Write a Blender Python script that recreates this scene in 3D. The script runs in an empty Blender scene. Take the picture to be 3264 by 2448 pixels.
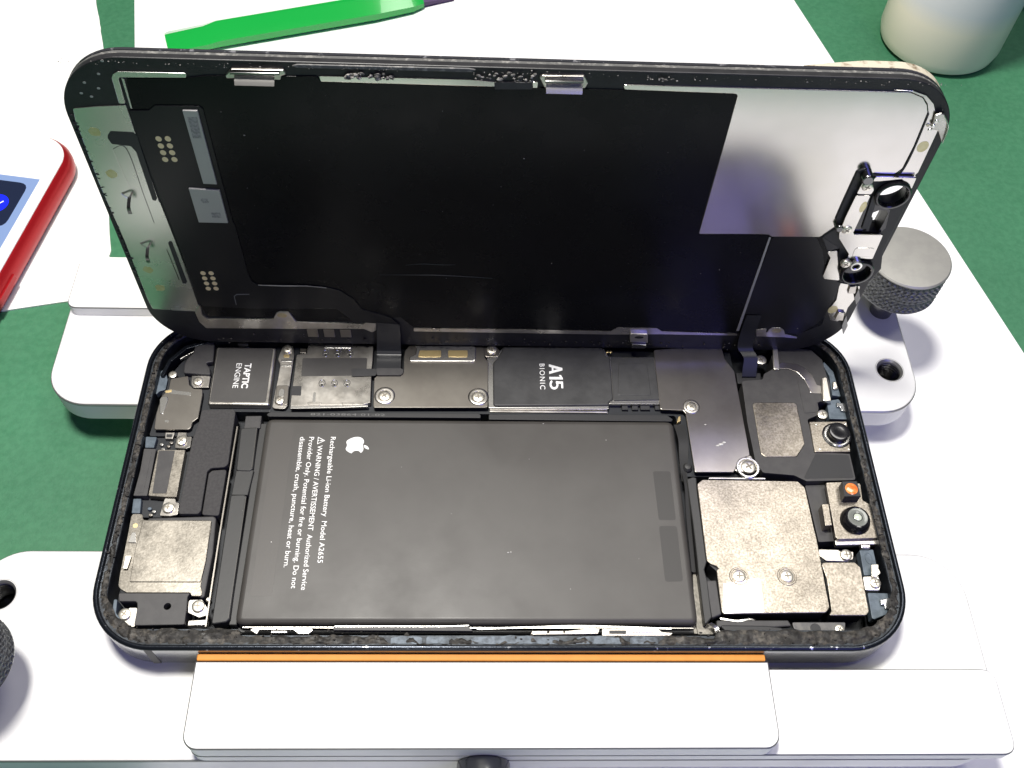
import bpy, bmesh, math, random
from mathutils import Vector, Matrix, noise

# ------------------------------------------------------------ camera, world, lamps, exposure (lengths in mm, scaled to metres)
MM = 0.001
scene = bpy.context.scene
COL = scene.collection
random.seed(7)

cam_d = bpy.data.cameras.new("camera")
cam = bpy.data.objects.new("camera", cam_d)
COL.objects.link(cam)
scene.camera = cam
cam_d.sensor_width = 36.0
cam_d.lens = 36.0 * 3120.0 / 3264.0
cam_d.clip_start = 0.005
cam_d.clip_end = 20.0
def rxyz(a, b, c):
    return Matrix.Rotation(c, 3, 'Z') @ Matrix.Rotation(b, 3, 'Y') @ Matrix.Rotation(a, 3, 'X')
cam.matrix_world = Matrix.Translation(Vector((-4.922, -91.83, 167.187)) * MM) @ rxyz(math.radians(33.7579), math.radians(-1.8996), math.radians(-0.5717)).to_4x4()

world = bpy.data.worlds.new("World")
scene.world = world
world.use_nodes = True
bg = world.node_tree.nodes["Background"]
bg.inputs[0].default_value = (0.95, 0.98, 1.0, 1)
bg.inputs[1].default_value = 0.045

def lamp(name, loc, target, size, power, color, shape='DISK', size_y=None):
    d = bpy.data.lights.new(name, 'AREA')
    d.shape = shape
    d.size = size * MM
    if size_y: d.size_y = size_y * MM
    d.energy = power
    d.color = color
    o = bpy.data.objects.new(name, d)
    COL.objects.link(o)
    o.location = Vector(loc) * MM
    o.rotation_euler = (Vector(target) - Vector(loc)).to_track_quat('-Z', 'Y').to_euler()
    return o
lamp("bench_lamp", (-68, 62, 520), (-10, 10, 0), 90, 4.1, (1.0, 0.97, 0.91))
lamp("second_bench_lamp", (235, 0, 500), (0, 0, 0), 90, 0.30, (1.0, 0.97, 0.92))
lamp("ceiling_panel", (330, 400, 1000), (0, 0, 0), 360, 2.6, (1.0, 0.97, 0.92), 'RECTANGLE', 240)
lamp("violet_lamp", (225, -330, 330), (60, -20, -10), 160, 0.55, (0.20, 0.20, 1.0), 'RECTANGLE', 420)
lamp("front_lamp", (-40, -560, 330), (0, 0, 0), 70, 0.45, (1.0, 0.98, 0.95))

scene.cycles.caustics_reflective = False
scene.cycles.caustics_refractive = False
scene.cycles.sample_clamp_indirect = 4.0
scene.view_settings.view_transform = 'Standard'
scene.view_settings.look = 'None'
scene.view_settings.exposure = 0.0
scene.view_settings.gamma = 1.0

# ------------------------------------------------------------ materials
def mat(name, col, rough=0.5, metal=0.0, col2=None, cscale=60.0, cmix=(0.4, 0.6), bump=0.0, bscale=400.0, rvar=0.0, spec=0.5, trans=0.0, ior=1.45, coat=0.0, detail=4.0, stretch=None, emit=None, smudge=None, sss=0.0):
    m = bpy.data.materials.new(name)
    m.use_nodes = True
    nt = m.node_tree
    b = nt.nodes["Principled BSDF"]
    b.inputs["Base Color"].default_value = (*col, 1)
    b.inputs["Roughness"].default_value = rough
    b.inputs["Metallic"].default_value = metal
    b.inputs["Specular IOR Level"].default_value = spec
    b.inputs["Transmission Weight"].default_value = trans
    b.inputs["IOR"].default_value = ior
    b.inputs["Coat Weight"].default_value = coat
    if sss:
        b.inputs["Subsurface Weight"].default_value = 1.0
        b.inputs["Subsurface Radius"].default_value = (1.0, 0.95, 0.8)
        b.inputs["Subsurface Scale"].default_value = sss
    if emit:
        b.inputs["Emission Color"].default_value = (*emit[0], 1)
        b.inputs["Emission Strength"].default_value = emit[1]
    tc = nt.nodes.new("ShaderNodeTexCoord")
    mp = nt.nodes.new("ShaderNodeMapping")
    nt.links.new(tc.outputs["Object"], mp.inputs["Vector"])
    s = 1000.0
    st = stretch or (1, 1, 1)
    mp.inputs["Scale"].default_value = (s * st[0], s * st[1], s * st[2])   # texture space in millimetres
    def nz(scale, det=detail):
        n = nt.nodes.new("ShaderNodeTexNoise")
        n.inputs["Scale"].default_value = scale
        n.inputs["Detail"].default_value = det
        n.inputs["Roughness"].default_value = 0.62
        nt.links.new(mp.outputs["Vector"], n.inputs["Vector"])
        return n
    if col2:
        n = nz(cscale)
        r = nt.nodes.new("ShaderNodeValToRGB")
        r.color_ramp.elements[0].position = cmix[0]
        r.color_ramp.elements[0].color = (*col, 1)
        r.color_ramp.elements[1].position = cmix[1]
        r.color_ramp.elements[1].color = (*col2, 1)
        nt.links.new(n.outputs["Fac"], r.inputs["Fac"])
        outc = r.outputs["Color"]
        if smudge:                                  # handling marks: slow drift between two brightness levels
            n3 = nz(smudge[0], 3.0)
            mr3 = nt.nodes.new("ShaderNodeMapRange")
            mr3.inputs["From Min"].default_value = 0.35
            mr3.inputs["From Max"].default_value = 0.68
            mr3.inputs["To Min"].default_value = smudge[1]
            mr3.inputs["To Max"].default_value = smudge[2]
            nt.links.new(n3.outputs["Fac"], mr3.inputs["Value"])
            vm = nt.nodes.new("ShaderNodeVectorMath")
            vm.operation = 'SCALE'
            nt.links.new(outc, vm.inputs[0])
            nt.links.new(mr3.outputs["Result"], vm.inputs["Scale"])
            outc = vm.outputs["Vector"]
        nt.links.new(outc, b.inputs["Base Color"])
    if rvar:
        n = nz(cscale * 0.37 + 0.05)
        mr = nt.nodes.new("ShaderNodeMapRange")
        mr.inputs["From Min"].default_value = 0.3
        mr.inputs["From Max"].default_value = 0.7
        mr.inputs["To Min"].default_value = max(0.03, rough - rvar)
        mr.inputs["To Max"].default_value = min(1.0, rough + rvar)
        nt.links.new(n.outputs["Fac"], mr.inputs["Value"])
        nt.links.new(mr.outputs["Result"], b.inputs["Roughness"])
    if bump:
        n = nz(bscale, 2.0)
        bp = nt.nodes.new("ShaderNodeBump")
        bp.inputs["Strength"].default_value = bump
        bp.inputs["Distance"].default_value = 0.0001
        nt.links.new(n.outputs["Fac"], bp.inputs["Height"])
        nt.links.new(bp.outputs["Normal"], b.inputs["Normal"])
    return m

# texture scales are in cycles per millimetre
STEEL = mat("steel", (0.56, 0.53, 0.485), 0.31, 1.0, (0.66, 0.63, 0.585), 0.35, bump=0.05, bscale=6, rvar=0.07)
GRAIN = mat("grained_nickel", (0.22, 0.194, 0.16), 0.37, 1.0, (0.44, 0.40, 0.345), 2.6, (0.36, 0.70), bump=0.12, bscale=3.0, rvar=0.05, detail=3, smudge=(0.11, 0.8, 1.3))
GRAIN2 = mat("dull_nickel", (0.24, 0.22, 0.19), 0.37, 1.0, (0.35, 0.325, 0.285), 2.4, (0.36, 0.70), bump=0.10, bscale=3.0, rvar=0.05, detail=3, smudge=(0.15, 0.8, 1.25))
DARKSTEEL = mat("smoky_steel", (0.39, 0.36, 0.325), 0.29, 1.0, (0.45, 0.42, 0.38), 0.10)
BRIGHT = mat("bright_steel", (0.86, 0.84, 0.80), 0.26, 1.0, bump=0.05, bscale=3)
SCREW = mat("screw_nickel", (0.86, 0.82, 0.73), 0.36, 1.0, bump=0.15, bscale=5)
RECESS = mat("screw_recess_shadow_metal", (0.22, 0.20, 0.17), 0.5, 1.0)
GOLD = mat("gold_contact", (0.95, 0.74, 0.38), 0.35, 1.0)
PALEGOLD = mat("pale_gold_pad", (0.86, 0.72, 0.45), 0.5, 0.35)
SILVERLID = mat("lid_sheet_metal", (0.66, 0.64, 0.59), 0.18, 1.0, (0.70, 0.68, 0.635), 0.05, rvar=0.02)
LIDPLATE = mat("lid_plate_metal", (0.62, 0.64, 0.60), 0.27, 1.0, (0.68, 0.69, 0.65), 0.08, rvar=0.02)
CHIPMETAL = mat("chip_lid_metal", (0.46, 0.455, 0.45), 0.5, 0.6, bump=0.1, bscale=6)
CHIPMARK = mat("chip_print_grey", (0.25, 0.25, 0.25), 0.55, 0.4, (0.38, 0.375, 0.37), 2.2)
BLACK = mat("black_plastic", (0.022, 0.022, 0.024), 0.48, bump=0.15, bscale=6)
GREYBLACK = mat("grey_black_plastic", (0.045, 0.043, 0.044), 0.5, 0.0, (0.054, 0.052, 0.052), 0.5, bump=0.15, bscale=7)
FOAM = mat("black_foam", (0.042, 0.040, 0.041), 0.8, 0.0, (0.054, 0.052, 0.052), 2.0, bump=0.3, bscale=6)
FLEX = mat("black_flex_film", (0.020, 0.021, 0.024), 0.34, bump=0.05, bscale=1.5)
SHEET = mat("display_back_film", (0.0024, 0.0027, 0.0038), 0.27, 0.0, (0.0035, 0.004, 0.0055), 0.05, bump=0.12, bscale=0.12, spec=0.22, rvar=0.05)
FPC = mat("display_flex_board", (0.006, 0.0065, 0.009), 0.3, bump=0.05, bscale=0.5, spec=0.4)
TAPE = mat("graphite_tape", (0.038, 0.038, 0.039), 0.40, 0.0, (0.048, 0.048, 0.049), 0.3, bump=0.2, bscale=0.5, rvar=0.05)
BATT = mat("battery_wrap", (0.054, 0.050, 0.046), 0.43, 0.0, (0.064, 0.060, 0.055), 0.05, bump=0.10, bscale=7, rvar=0.07)
BATT2 = mat("battery_tab_tape", (0.036, 0.034, 0.032), 0.5, bump=0.1, bscale=9)
BATTHI = mat("battery_label_film", (0.066, 0.061, 0.056), 0.42, bump=0.1, bscale=9)
WRAP = mat("black_battery_wrap", (0.030, 0.030, 0.030), 0.46, bump=0.08, bscale=0.8)
HLABEL = mat("motor_label", (0.052, 0.049, 0.047), 0.5, 0.0, (0.06, 0.057, 0.054), 0.2, bump=0.1, bscale=9)
PRINT = mat("white_print", (0.86, 0.86, 0.84), 0.6)
PRINTDIM = mat("grey_print", (0.16, 0.16, 0.155), 0.6)
RIM = mat("midnight_frame_metal", (0.34, 0.345, 0.35), 0.24, 0.9, (0.38, 0.385, 0.39), 0.12, rvar=0.04)
RIMWORN = mat("frame_rim_worn", (0.020, 0.024, 0.032), 0.22, 0.7, (0.55, 0.57, 0.60), 0.55, (0.64, 0.70), bump=0.25, bscale=1.2)
LEDGE = mat("frame_ledge_metal", (0.020, 0.023, 0.028), 0.42, 0.6, (0.045, 0.052, 0.06), 0.5, (0.42, 0.62), bump=0.2, bscale=2.0)
BLUEMETAL = mat("scraped_blue_metal", (0.115, 0.135, 0.16), 0.55, 0.5, (0.05, 0.058, 0.068), 0.8, (0.40, 0.62), bump=0.3, bscale=2.5)
INNER = mat("tray_inner_coating", (0.016, 0.018, 0.022), 0.5, 0.2, bump=0.1, bscale=3)
BLUE = mat("slate_blue_plastic", (0.115, 0.145, 0.175), 0.45, 0.1, (0.075, 0.098, 0.12), 0.6)
FLOORMETAL = mat("bare_tray_metal", (0.20, 0.19, 0.165), 0.6, 0.9, (0.30, 0.28, 0.25), 1.2, bump=0.2, bscale=4)
ADHESIVE = mat("black_adhesive_residue", (0.014, 0.0125, 0.011), 0.62, 0.0, (0.12, 0.106, 0.086), 0.9, (0.48, 0.80), bump=1.0, bscale=1.6, rvar=0.2, detail=8, smudge=(0.12, 0.5, 1.6))
CRUMB = mat("grey_adhesive_crumbs", (0.06, 0.058, 0.055), 0.6, 0.0, (0.38, 0.36, 0.34), 1.5, (0.45, 0.66), bump=0.8, bscale=3)
BEZEL = mat("lid_black_bezel", (0.013, 0.013, 0.015), 0.42, 0.0, (0.020, 0.020, 0.022), 0.3, bump=0.15, bscale=3)
LIDEDGE = mat("lid_edge_plastic", (0.10, 0.10, 0.098), 0.5, 0.0, (0.30, 0.29, 0.27), 1.1, (0.50, 0.72), bump=0.5, bscale=1.6)
GLASSEDGE = mat("dark_glass_edge", (0.03, 0.031, 0.036), 0.12, 0.0, (0.16, 0.16, 0.17), 0.5, (0.60, 0.66))
GRIME = mat("grimy_film_edge", (0.50, 0.46, 0.36), 0.6, 0.0, (0.18, 0.13, 0.08), 0.5, (0.50, 0.68), bump=0.3, bscale=1.5)
LENS = mat("black_lens_barrel", (0.008, 0.008, 0.010), 0.18, coat=0.5)
LENSGLASS = mat("lens_glass", (0.010, 0.011, 0.013), 0.04, coat=1.0)
IRGLASS = mat("grey_lens_window", (0.17, 0.18, 0.16), 0.22, coat=0.6)
IRDOT = mat("lens_inner_glass", (0.55, 0.60, 0.50), 0.10, coat=1.0)
ORANGELENS = mat("orange_coated_lens", (0.75, 0.16, 0.035), 0.10, 0.0, (0.85, 0.33, 0.10), 0.9, coat=1.0)
DUST = mat("pale_dust", (0.62, 0.61, 0.58), 0.8)
CHIPDARK = mat("dull_grey_bracket", (0.10, 0.098, 0.10), 0.5, 0.5, (0.14, 0.135, 0.13), 0.8)
SPOT = mat("amber_adhesive_spot", (0.60, 0.53, 0.30), 0.36, 0.9, (0.66, 0.60, 0.40), 0.8)
ALU = mat("anodised_aluminium_white", (0.74, 0.74, 0.735), 0.5, 0.0, (0.79, 0.79, 0.78), 0.05, bump=0.05, bscale=5, smudge=(0.025, 0.93, 1.02))
ALUEDGE = mat("chamfer_dark_reflection", (0.34, 0.34, 0.335), 0.4, 0.8)  # dark reflection in the chamfers put into a darker grey than the slabs
KNOBTOP = mat("knob_satin_aluminium", (0.34, 0.335, 0.315), 0.45, 0.55, (0.37, 0.365, 0.34), 0.3, bump=0.05, bscale=7)
KNURL = mat("knurled_aluminium_dark_reflection", (0.16, 0.165, 0.17), 0.42, 0.7, bump=0.2, bscale=5)  # knob sides: dark reflections put into the colour, darker than the top
STEELROD = mat("dark_steel_rod", (0.18, 0.18, 0.18), 0.22, 1.0)
ORANGE = mat("orange_silicone_pad", (0.68, 0.26, 0.035), 0.6, 0.0, (0.62, 0.235, 0.03), 0.3)
MATGREEN = mat("green_mat_rubber", (0.042, 0.168, 0.084), 0.5, 0.0, (0.052, 0.192, 0.098), 0.6, bump=0.35, bscale=1.6, rvar=0.08, smudge=(0.012, 0.90, 1.10))
BOARD = mat("white_board", (0.86, 0.86, 0.86), 0.5, bump=0.05, bscale=0.5)
PAPER = mat("white_tissue", (0.84, 0.84, 0.82), 0.85, bump=0.25, bscale=0.9)
PENGREEN = mat("translucent_green_plastic", (0.01, 0.40, 0.06), 0.2, trans=0.12, coat=0.6)
PENTIP = mat("dark_purple_tip", (0.06, 0.03, 0.10), 0.4)
BOTTLE = mat("translucent_bottle_plastic", (0.97, 0.96, 0.92), 0.4)
def stain_bottle(m):
    """pale liquid standing in the bottle tints the wall up to its level"""
    nt = m.node_tree
    b_ = nt.nodes["Principled BSDF"]
    tc = nt.nodes.new("ShaderNodeTexCoord"); sep = nt.nodes.new("ShaderNodeSeparateXYZ")
    nt.links.new(tc.outputs["Object"], sep.inputs["Vector"])
    mr = nt.nodes.new("ShaderNodeMapRange")
    mr.inputs["From Min"].default_value = 0.015; mr.inputs["From Max"].default_value = 0.021
    nt.links.new(sep.outputs["Z"], mr.inputs["Value"])
    rp = nt.nodes.new("ShaderNodeValToRGB")
    rp.color_ramp.elements[0].color = (0.80, 0.75, 0.60, 1)
    rp.color_ramp.elements[1].color = (0.62, 0.64, 0.63, 1)
    nt.links.new(mr.outputs["Result"], rp.inputs["Fac"])
    nt.links.new(rp.outputs["Color"], b_.inputs["Base Color"])
stain_bottle(BOTTLE)
LIQUID = mat("pale_liquid", (0.97, 0.90, 0.66), 0.4, sss=0.02)
RED = mat("red_anodised_aluminium", (0.40, 0.010, 0.016), 0.32, 0.5)
GLASSWHITE = mat("white_front_glass", (0.84, 0.84, 0.84), 0.15)
SCREENLIGHT = mat("screen_pale_blue", (0.03, 0.05, 0.10), 0.2, emit=((0.38, 0.52, 0.86), 0.75))
SCREENNAVY = mat("screen_navy_tile", (0.010, 0.014, 0.03), 0.2, emit=((0.02, 0.035, 0.10), 0.25))
SCREENBLUE = mat("screen_blue_icon", (0.01, 0.02, 0.75), 0.2, emit=((0.005, 0.012, 0.85), 0.6))

# ------------------------------------------------------------ helpers
def empty(name, loc=(0, 0, 0), rotz=0.0):
    o = bpy.data.objects.new(name, None)
    o.empty_display_size = 0.01
    COL.objects.link(o)
    o.location = Vector(loc) * MM
    o.rotation_euler = (0, 0, rotz)
    return o

def tag(o, label, cat, group=None, kind=None):
    o["label"] = label
    o["category"] = cat
    if group: o["group"] = group
    if kind: o["kind"] = kind

ROOTLOC = {}
def attach(o, parent):
    if parent is None: return
    o.parent = parent
    if parent.name in ROOTLOC:                      # meshes are written in bench coordinates: take the root's place off again
        o.location = o.location - Vector(ROOTLOC[parent.name]) * MM

def obj(name, verts, faces, m, parent=None, smooth=False, autosmooth=None):
    me = bpy.data.meshes.new(name)
    me.from_pydata([Vector(v) * MM for v in verts], [], faces)
    me.validate()
    me.materials.append(m)
    return finish(name, me, parent, smooth, autosmooth)

def finish(name, me, parent, smooth=False, autosmooth=None):
    if smooth or autosmooth is not None:
        me.polygons.foreach_set("use_smooth", [True] * len(me.polygons))
    if autosmooth is not None:
        me.set_sharp_from_angle(angle=math.radians(autosmooth))
    me.update()
    o = bpy.data.objects.new(name, me)
    COL.objects.link(o)
    attach(o, parent)
    return o

def area2(p):
    return sum(p[i][0] * p[(i + 1) % len(p)][1] - p[(i + 1) % len(p)][0] * p[i][1] for i in range(len(p)))

def fillet(pts, r, n=5):
    """round every corner of a polygon with radius r (less where edges are short)"""
    out = []
    N = len(pts)
    for i in range(N):
        a, b, c = Vector(pts[i - 1]), Vector(pts[i]), Vector(pts[(i + 1) % N])
        u, v = a - b, c - b
        lu, lv = u.length, v.length
        if lu < 1e-6 or lv < 1e-6: continue
        u /= lu; v /= lv
        ang = math.acos(max(-1, min(1, u.dot(v))))
        if ang > math.radians(168) or ang < math.radians(8):
            out.append((b.x, b.y)); continue
        t = min(r / math.tan(ang / 2), lu * 0.45, lv * 0.45)
        p0, p1 = b + u * t, b + v * t
        for k in range(n + 1):
            s = k / n
            q = p0 * (1 - s) ** 2 + b * (2 * s * (1 - s)) + p1 * s ** 2
            out.append((q.x, q.y))
    return out

def prism(name, pts, z1, z0, m, parent=None, bev=0.06, r=0.3, seg=2, rn=4, edge=None):
    """a plate or block: outline in the plane, rounded corners, bevelled upper edge"""
    p = fillet(pts, r, rn) if r > 0 else list(pts)
    if area2(p) < 0: p = p[::-1]
    bm = bmesh.new()
    vs = [bm.verts.new((x * MM, y * MM, z1 * MM)) for x, y in p]
    top = bm.faces.new(vs)
    ext = bmesh.ops.extrude_face_region(bm, geom=[top])
    low = [g for g in ext["geom"] if isinstance(g, bmesh.types.BMVert)]
    for v in low: v.co.z = z0 * MM
    bmesh.ops.recalc_face_normals(bm, faces=bm.faces)
    if bev > 0:
        ed = [e for e in bm.edges if all(abs(v.co.z - z1 * MM) < 1e-9 for v in e.verts)]
        bmesh.ops.bevel(bm, geom=ed, offset=bev * MM, segments=seg, profile=0.5, affect='EDGES', clamp_overlap=True)
    me = bpy.data.meshes.new(name)
    bm.to_mesh(me); bm.free()
    me.materials.append(m)
    if edge:
        me.materials.append(edge)
        for p_ in me.polygons:
            if 0.1 < p_.normal.z < 0.95: p_.material_index = 1
    o = finish(name, me, parent, autosmooth=35)
    flat_top(me, z1)
    return o

def flat_top(me, z1):
    at = me.attributes.get("sharp_edge") or me.attributes.new("sharp_edge", 'BOOLEAN', 'EDGE')
    vs = [abs(v.co.z - z1 * MM) < 2e-8 for v in me.vertices]
    side = {}
    for p in me.polygons:
        if abs(p.normal.z) < 0.02:
            for ek in p.edge_keys: side[ek] = side.get(ek, 0) + 1
    for e in me.edges:
        a, c = e.vertices
        if vs[a] and vs[c]: at.data[e.index].value = True
        elif side.get(tuple(sorted((a, c))), 0) == 1: at.data[e.index].value = True

def box(name, x0, x1, y0, y1, z0, z1, m, parent=None, bev=0.06, r=0.0):
    return prism(name, [(x0, y0), (x1, y0), (x1, y1), (x0, y1)], z1, z0, m, parent, bev, r)

def lathe(name, prof, m, parent=None, n=40, center=(0, 0), smooth=35):
    """prof: list of (radius, z); spun about a vertical axis"""
    verts, faces = [], []
    for (r, z) in prof:
        for k in range(n):
            a = 2 * math.pi * k / n
            verts.append((center[0] + r * math.cos(a), center[1] + r * math.sin(a), z))
    L = len(prof)
    for i in range(L - 1):
        for k in range(n):
            k2 = (k + 1) % n
            faces.append((i * n + k, i * n + k2, (i + 1) * n + k2, (i + 1) * n + k))
    faces.append(tuple(range(n))[::-1])
    faces.append(tuple((L - 1) * n + k for k in range(n)))
    return obj(name, verts, faces, m, parent, autosmooth=smooth)

def disc(c, r, n=28, ry=None):
    ry = ry or r
    return [(c[0] + r * math.cos(2 * math.pi * k / n), c[1] + ry * math.sin(2 * math.pi * k / n)) for k in range(n)]

def cut(target, cutter):
    mod = target.modifiers.new("cut", 'BOOLEAN')
    mod.operation = 'DIFFERENCE'
    mod.object = cutter
    mod.solver = 'EXACT'
    dg = bpy.context.evaluated_depsgraph_get()
    dg.update()
    me = bpy.data.meshes.new_from_object(target.evaluated_get(dg))
    target.modifiers.remove(mod)
    old = target.data
    target.data = me
    me.name = old.name
    bpy.data.meshes.remove(old)
    bpy.data.objects.remove(cutter, do_unlink=True)
    me.polygons.foreach_set('use_smooth', [False] * len(me.polygons))

def rrect(hx, hy, r, n=14, cx=0.0, cy=0.0, k=24):
    """rounded rectangle with a fixed vertex count (so two of them can be bridged)"""
    out = []
    cs = [(hx - r, hy - r, 0), (-(hx - r), hy - r, 90), (-(hx - r), -(hy - r), 180), (hx - r, -(hy - r), 270)]
    for i, (x, y, a0) in enumerate(cs):
        for j in range(n + 1):
            a = math.radians(a0 + 90 * j / n)
            out.append((cx + x + r * math.cos(a), cy + y + r * math.sin(a)))
        nx, ny, na = cs[(i + 1) % 4]
        e = (nx + r * math.cos(math.radians(na)), ny + r * math.sin(math.radians(na)))
        s = (x + r * math.cos(math.radians(a0 + 90)), y + r * math.sin(math.radians(a0 + 90)))
        for j in range(1, k):
            t = j / k
            out.append((cx + s[0] + (e[0] - s[0]) * t, cy + s[1] + (e[1] - s[1]) * t))
    return out

def sweep(name, rings, m, parent=None, close_last=False, closed=False, smooth=30):
    """rings: list of (outline, z or list of z)"""
    n = len(rings[0][0])
    verts, faces = [], []
    for o, z in rings:
        for i, (x, y) in enumerate(o):
            verts.append((x, y, z[i] if isinstance(z, (list, tuple)) else z))
    R = len(rings)
    for i in range(R if closed else R - 1):
        i2 = (i + 1) % R
        for k in range(n):
            k2 = (k + 1) % n
            faces.append((i * n + k, i * n + k2, i2 * n + k2, i2 * n + k))
    if close_last: faces.append(tuple((R - 1) * n + k for k in range(n)))
    o = obj(name, verts, faces, m, parent, autosmooth=smooth)
    bm = bmesh.new(); bm.from_mesh(o.data); bmesh.ops.recalc_face_normals(bm, faces=bm.faces); bm.to_mesh(o.data); bm.free()
    return o

def text(name, body, m, parent, base, start, end, cap, z, bold=0.0, spacing=1.0):
    """lettering that reads towards -y with its head towards +x"""
    c = bpy.data.curves.new(name, 'FONT')
    c.body = body
    c.size = 1.0
    c.offset = bold
    c.space_character = spacing
    c.extrude = 0.0
    c.resolution_u = 3
    tmp = bpy.data.objects.new(name, c)
    COL.objects.link(tmp)
    dg = bpy.context.evaluated_depsgraph_get(); dg.update()
    me = bpy.data.meshes.new_from_object(tmp.evaluated_get(dg))
    bpy.data.objects.remove(tmp, do_unlink=True)
    xs = [v.co.x for v in me.vertices]
    x0, x1 = min(xs), max(xs)
    sx = abs(start - end) / (x1 - x0)
    sy = cap / 0.70
    for v in me.vertices:
        x, y = v.co.x, v.co.y
        v.co = Vector((base + y * sy, start - (x - x0) * sx, z)) * MM
    me.materials.clear(); me.materials.append(m)
    return finish(name, me, parent)

def ribbon(name, left, right, m, parent, thick=0.1, steps=20):
    """a flat flex cable: two rails of 3-D control points, smoothed"""
    def cr(P, t):
        n = len(P) - 1
        i = min(int(t * n), n - 1)
        f = t * n - i
        p0, p1, p2, p3 = P[max(i - 1, 0)], P[i], P[i + 1], P[min(i + 2, n)]
        return 0.5 * ((2 * p1) + (p2 - p0) * f + (2 * p0 - 5 * p1 + 4 * p2 - p3) * f * f + (3 * p1 - p0 - 3 * p2 + p3) * f ** 3)
    Lp = [Vector(p) for p in left]; Rp = [Vector(p) for p in right]
    verts, faces = [], []
    for s in range(steps + 1):
        a, b = cr(Lp, s / steps), cr(Rp, s / steps)
        t2 = min(1, s / steps + 0.01); t1 = max(0, s / steps - 0.01)
        tan = cr(Lp, t2) - cr(Lp, t1)
        nrm = (b - a).cross(tan)
        nrm = nrm.normalized() * thick if nrm.length > 1e-9 else Vector((0, 0, thick))
        verts += [a, b, b - nrm, a - nrm]
    for s in range(steps):
        i, j = s * 4, s * 4 + 4
        for k in range(4):
            faces.append((i + k, i + (k + 1) % 4, j + (k + 1) % 4, j + k))
    faces += [(3, 2, 1, 0), (steps * 4, steps * 4 + 1, steps * 4 + 2, steps * 4 + 3)]
    return obj(name, verts, faces, m, parent, autosmooth=40)

def rough_strip(name, inner, outer, zf, m, parent, width_f=None, rows=5, seed=0, amp=0.35):
    """crumbly residue lying between two equal-length outlines"""
    n = len(inner)
    verts, faces = [], []
    for j in range(rows + 1):
        t = j / rows
        for i in range(n):
            w = width_f(i, n) if width_f else 1.0
            tt = t * w
            x = outer[i][0] + (inner[i][0] - outer[i][0]) * tt
            y = outer[i][1] + (inner[i][1] - outer[i][1]) * tt
            h = noise.fractal(Vector((x * 0.9 + seed, y * 0.9, 3.1)), 1.0, 2.0, 4) * amp
            edge = math.sin(math.pi * min(max(t, 0.0), 1.0)) ** 0.5
            jx = noise.noise(Vector((x * 0.7, y * 0.7, 9.0 + seed))) * 0.18
            jy = noise.noise(Vector((x * 0.7, y * 0.7, 19.0 + seed))) * 0.18
            verts.append((x + jx, y + jy, zf + (0.12 + max(h, -0.1) + 0.14 * abs(noise.noise(Vector((x * 3, y * 3, seed))))) * edge * (1 if w > 0.05 else 0) - 0.03))
    for j in range(rows):
        for i in range(n):
            i2 = (i + 1) % n
            faces.append((j * n + i, j * n + i2, (j + 1) * n + i2, (j + 1) * n + i))
    o = obj(name, verts, faces, m, parent, smooth=True)
    bm = bmesh.new(); bm.from_mesh(o.data); bmesh.ops.recalc_face_normals(bm, faces=bm.faces); bm.to_mesh(o.data); bm.free()
    return o

def crumbs(name, spots, m, parent, seed=1):
    """a clump of torn adhesive: many small rough lumps joined into one; spots: (x, y, z, radius)"""
    rnd = random.Random(seed)
    verts, faces = [], []
    bm = bmesh.new()
    for (x, y, z, r) in spots:
        ret = bmesh.ops.create_icosphere(bm, subdivisions=2, radius=1.0)
        ax = (rnd.uniform(0.6, 1.5), rnd.uniform(0.4, 1.0), rnd.uniform(0.4, 0.9))
        o = rnd.uniform(0, 50)
        for v in ret["verts"]:
            k = 1 + 0.55 * noise.noise(v.co * 1.7 + Vector((o, 0, 0)))
            v.co = Vector(((x + v.co.x * r * ax[0] * k), (y + v.co.y * r * ax[1] * k), (z + v.co.z * r * ax[2] * k))) * MM
    me = bpy.data.meshes.new(name)
    bm.to_mesh(me); bm.free()
    me.materials.append(m)
    return finish(name, me, parent, smooth=True)

SCREW_MESH = {}
def screw(parent, x, y, z, r, flat=False):
    """cross-head screw; the drive recess is its sub-part"""
    key = "flat" if flat else "pan"
    if key not in SCREW_MESH:
        prof = [(1.0, -0.5), (1.0, 0.02), (0.95, 0.14), (0.82, 0.20), (0.4, 0.23), (0.02, 0.235)]
        a = lathe("screw", prof, SCREW, None, 26)
        v, f = [], []
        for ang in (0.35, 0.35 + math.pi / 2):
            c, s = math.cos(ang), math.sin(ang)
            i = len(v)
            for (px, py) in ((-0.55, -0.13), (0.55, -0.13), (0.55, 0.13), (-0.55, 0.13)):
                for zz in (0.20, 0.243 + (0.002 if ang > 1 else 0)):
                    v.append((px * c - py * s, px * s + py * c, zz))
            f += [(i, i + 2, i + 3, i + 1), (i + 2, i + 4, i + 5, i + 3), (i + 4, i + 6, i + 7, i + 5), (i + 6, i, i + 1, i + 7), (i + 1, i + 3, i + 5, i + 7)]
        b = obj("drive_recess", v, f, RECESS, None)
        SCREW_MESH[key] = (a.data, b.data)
        bpy.data.objects.remove(a); bpy.data.objects.remove(b)
    ma, mb = SCREW_MESH[key]
    o = bpy.data.objects.new("screw", ma); COL.objects.link(o)
    o.location = Vector((x, y, z)) * MM
    o.scale = (r, r, max(r, 0.8))
    o.rotation_euler = (0, 0, (x * 1.7 + y) % 1.5)
    attach(o, parent)
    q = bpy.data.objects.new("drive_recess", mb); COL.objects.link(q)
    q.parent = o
    return o

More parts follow.
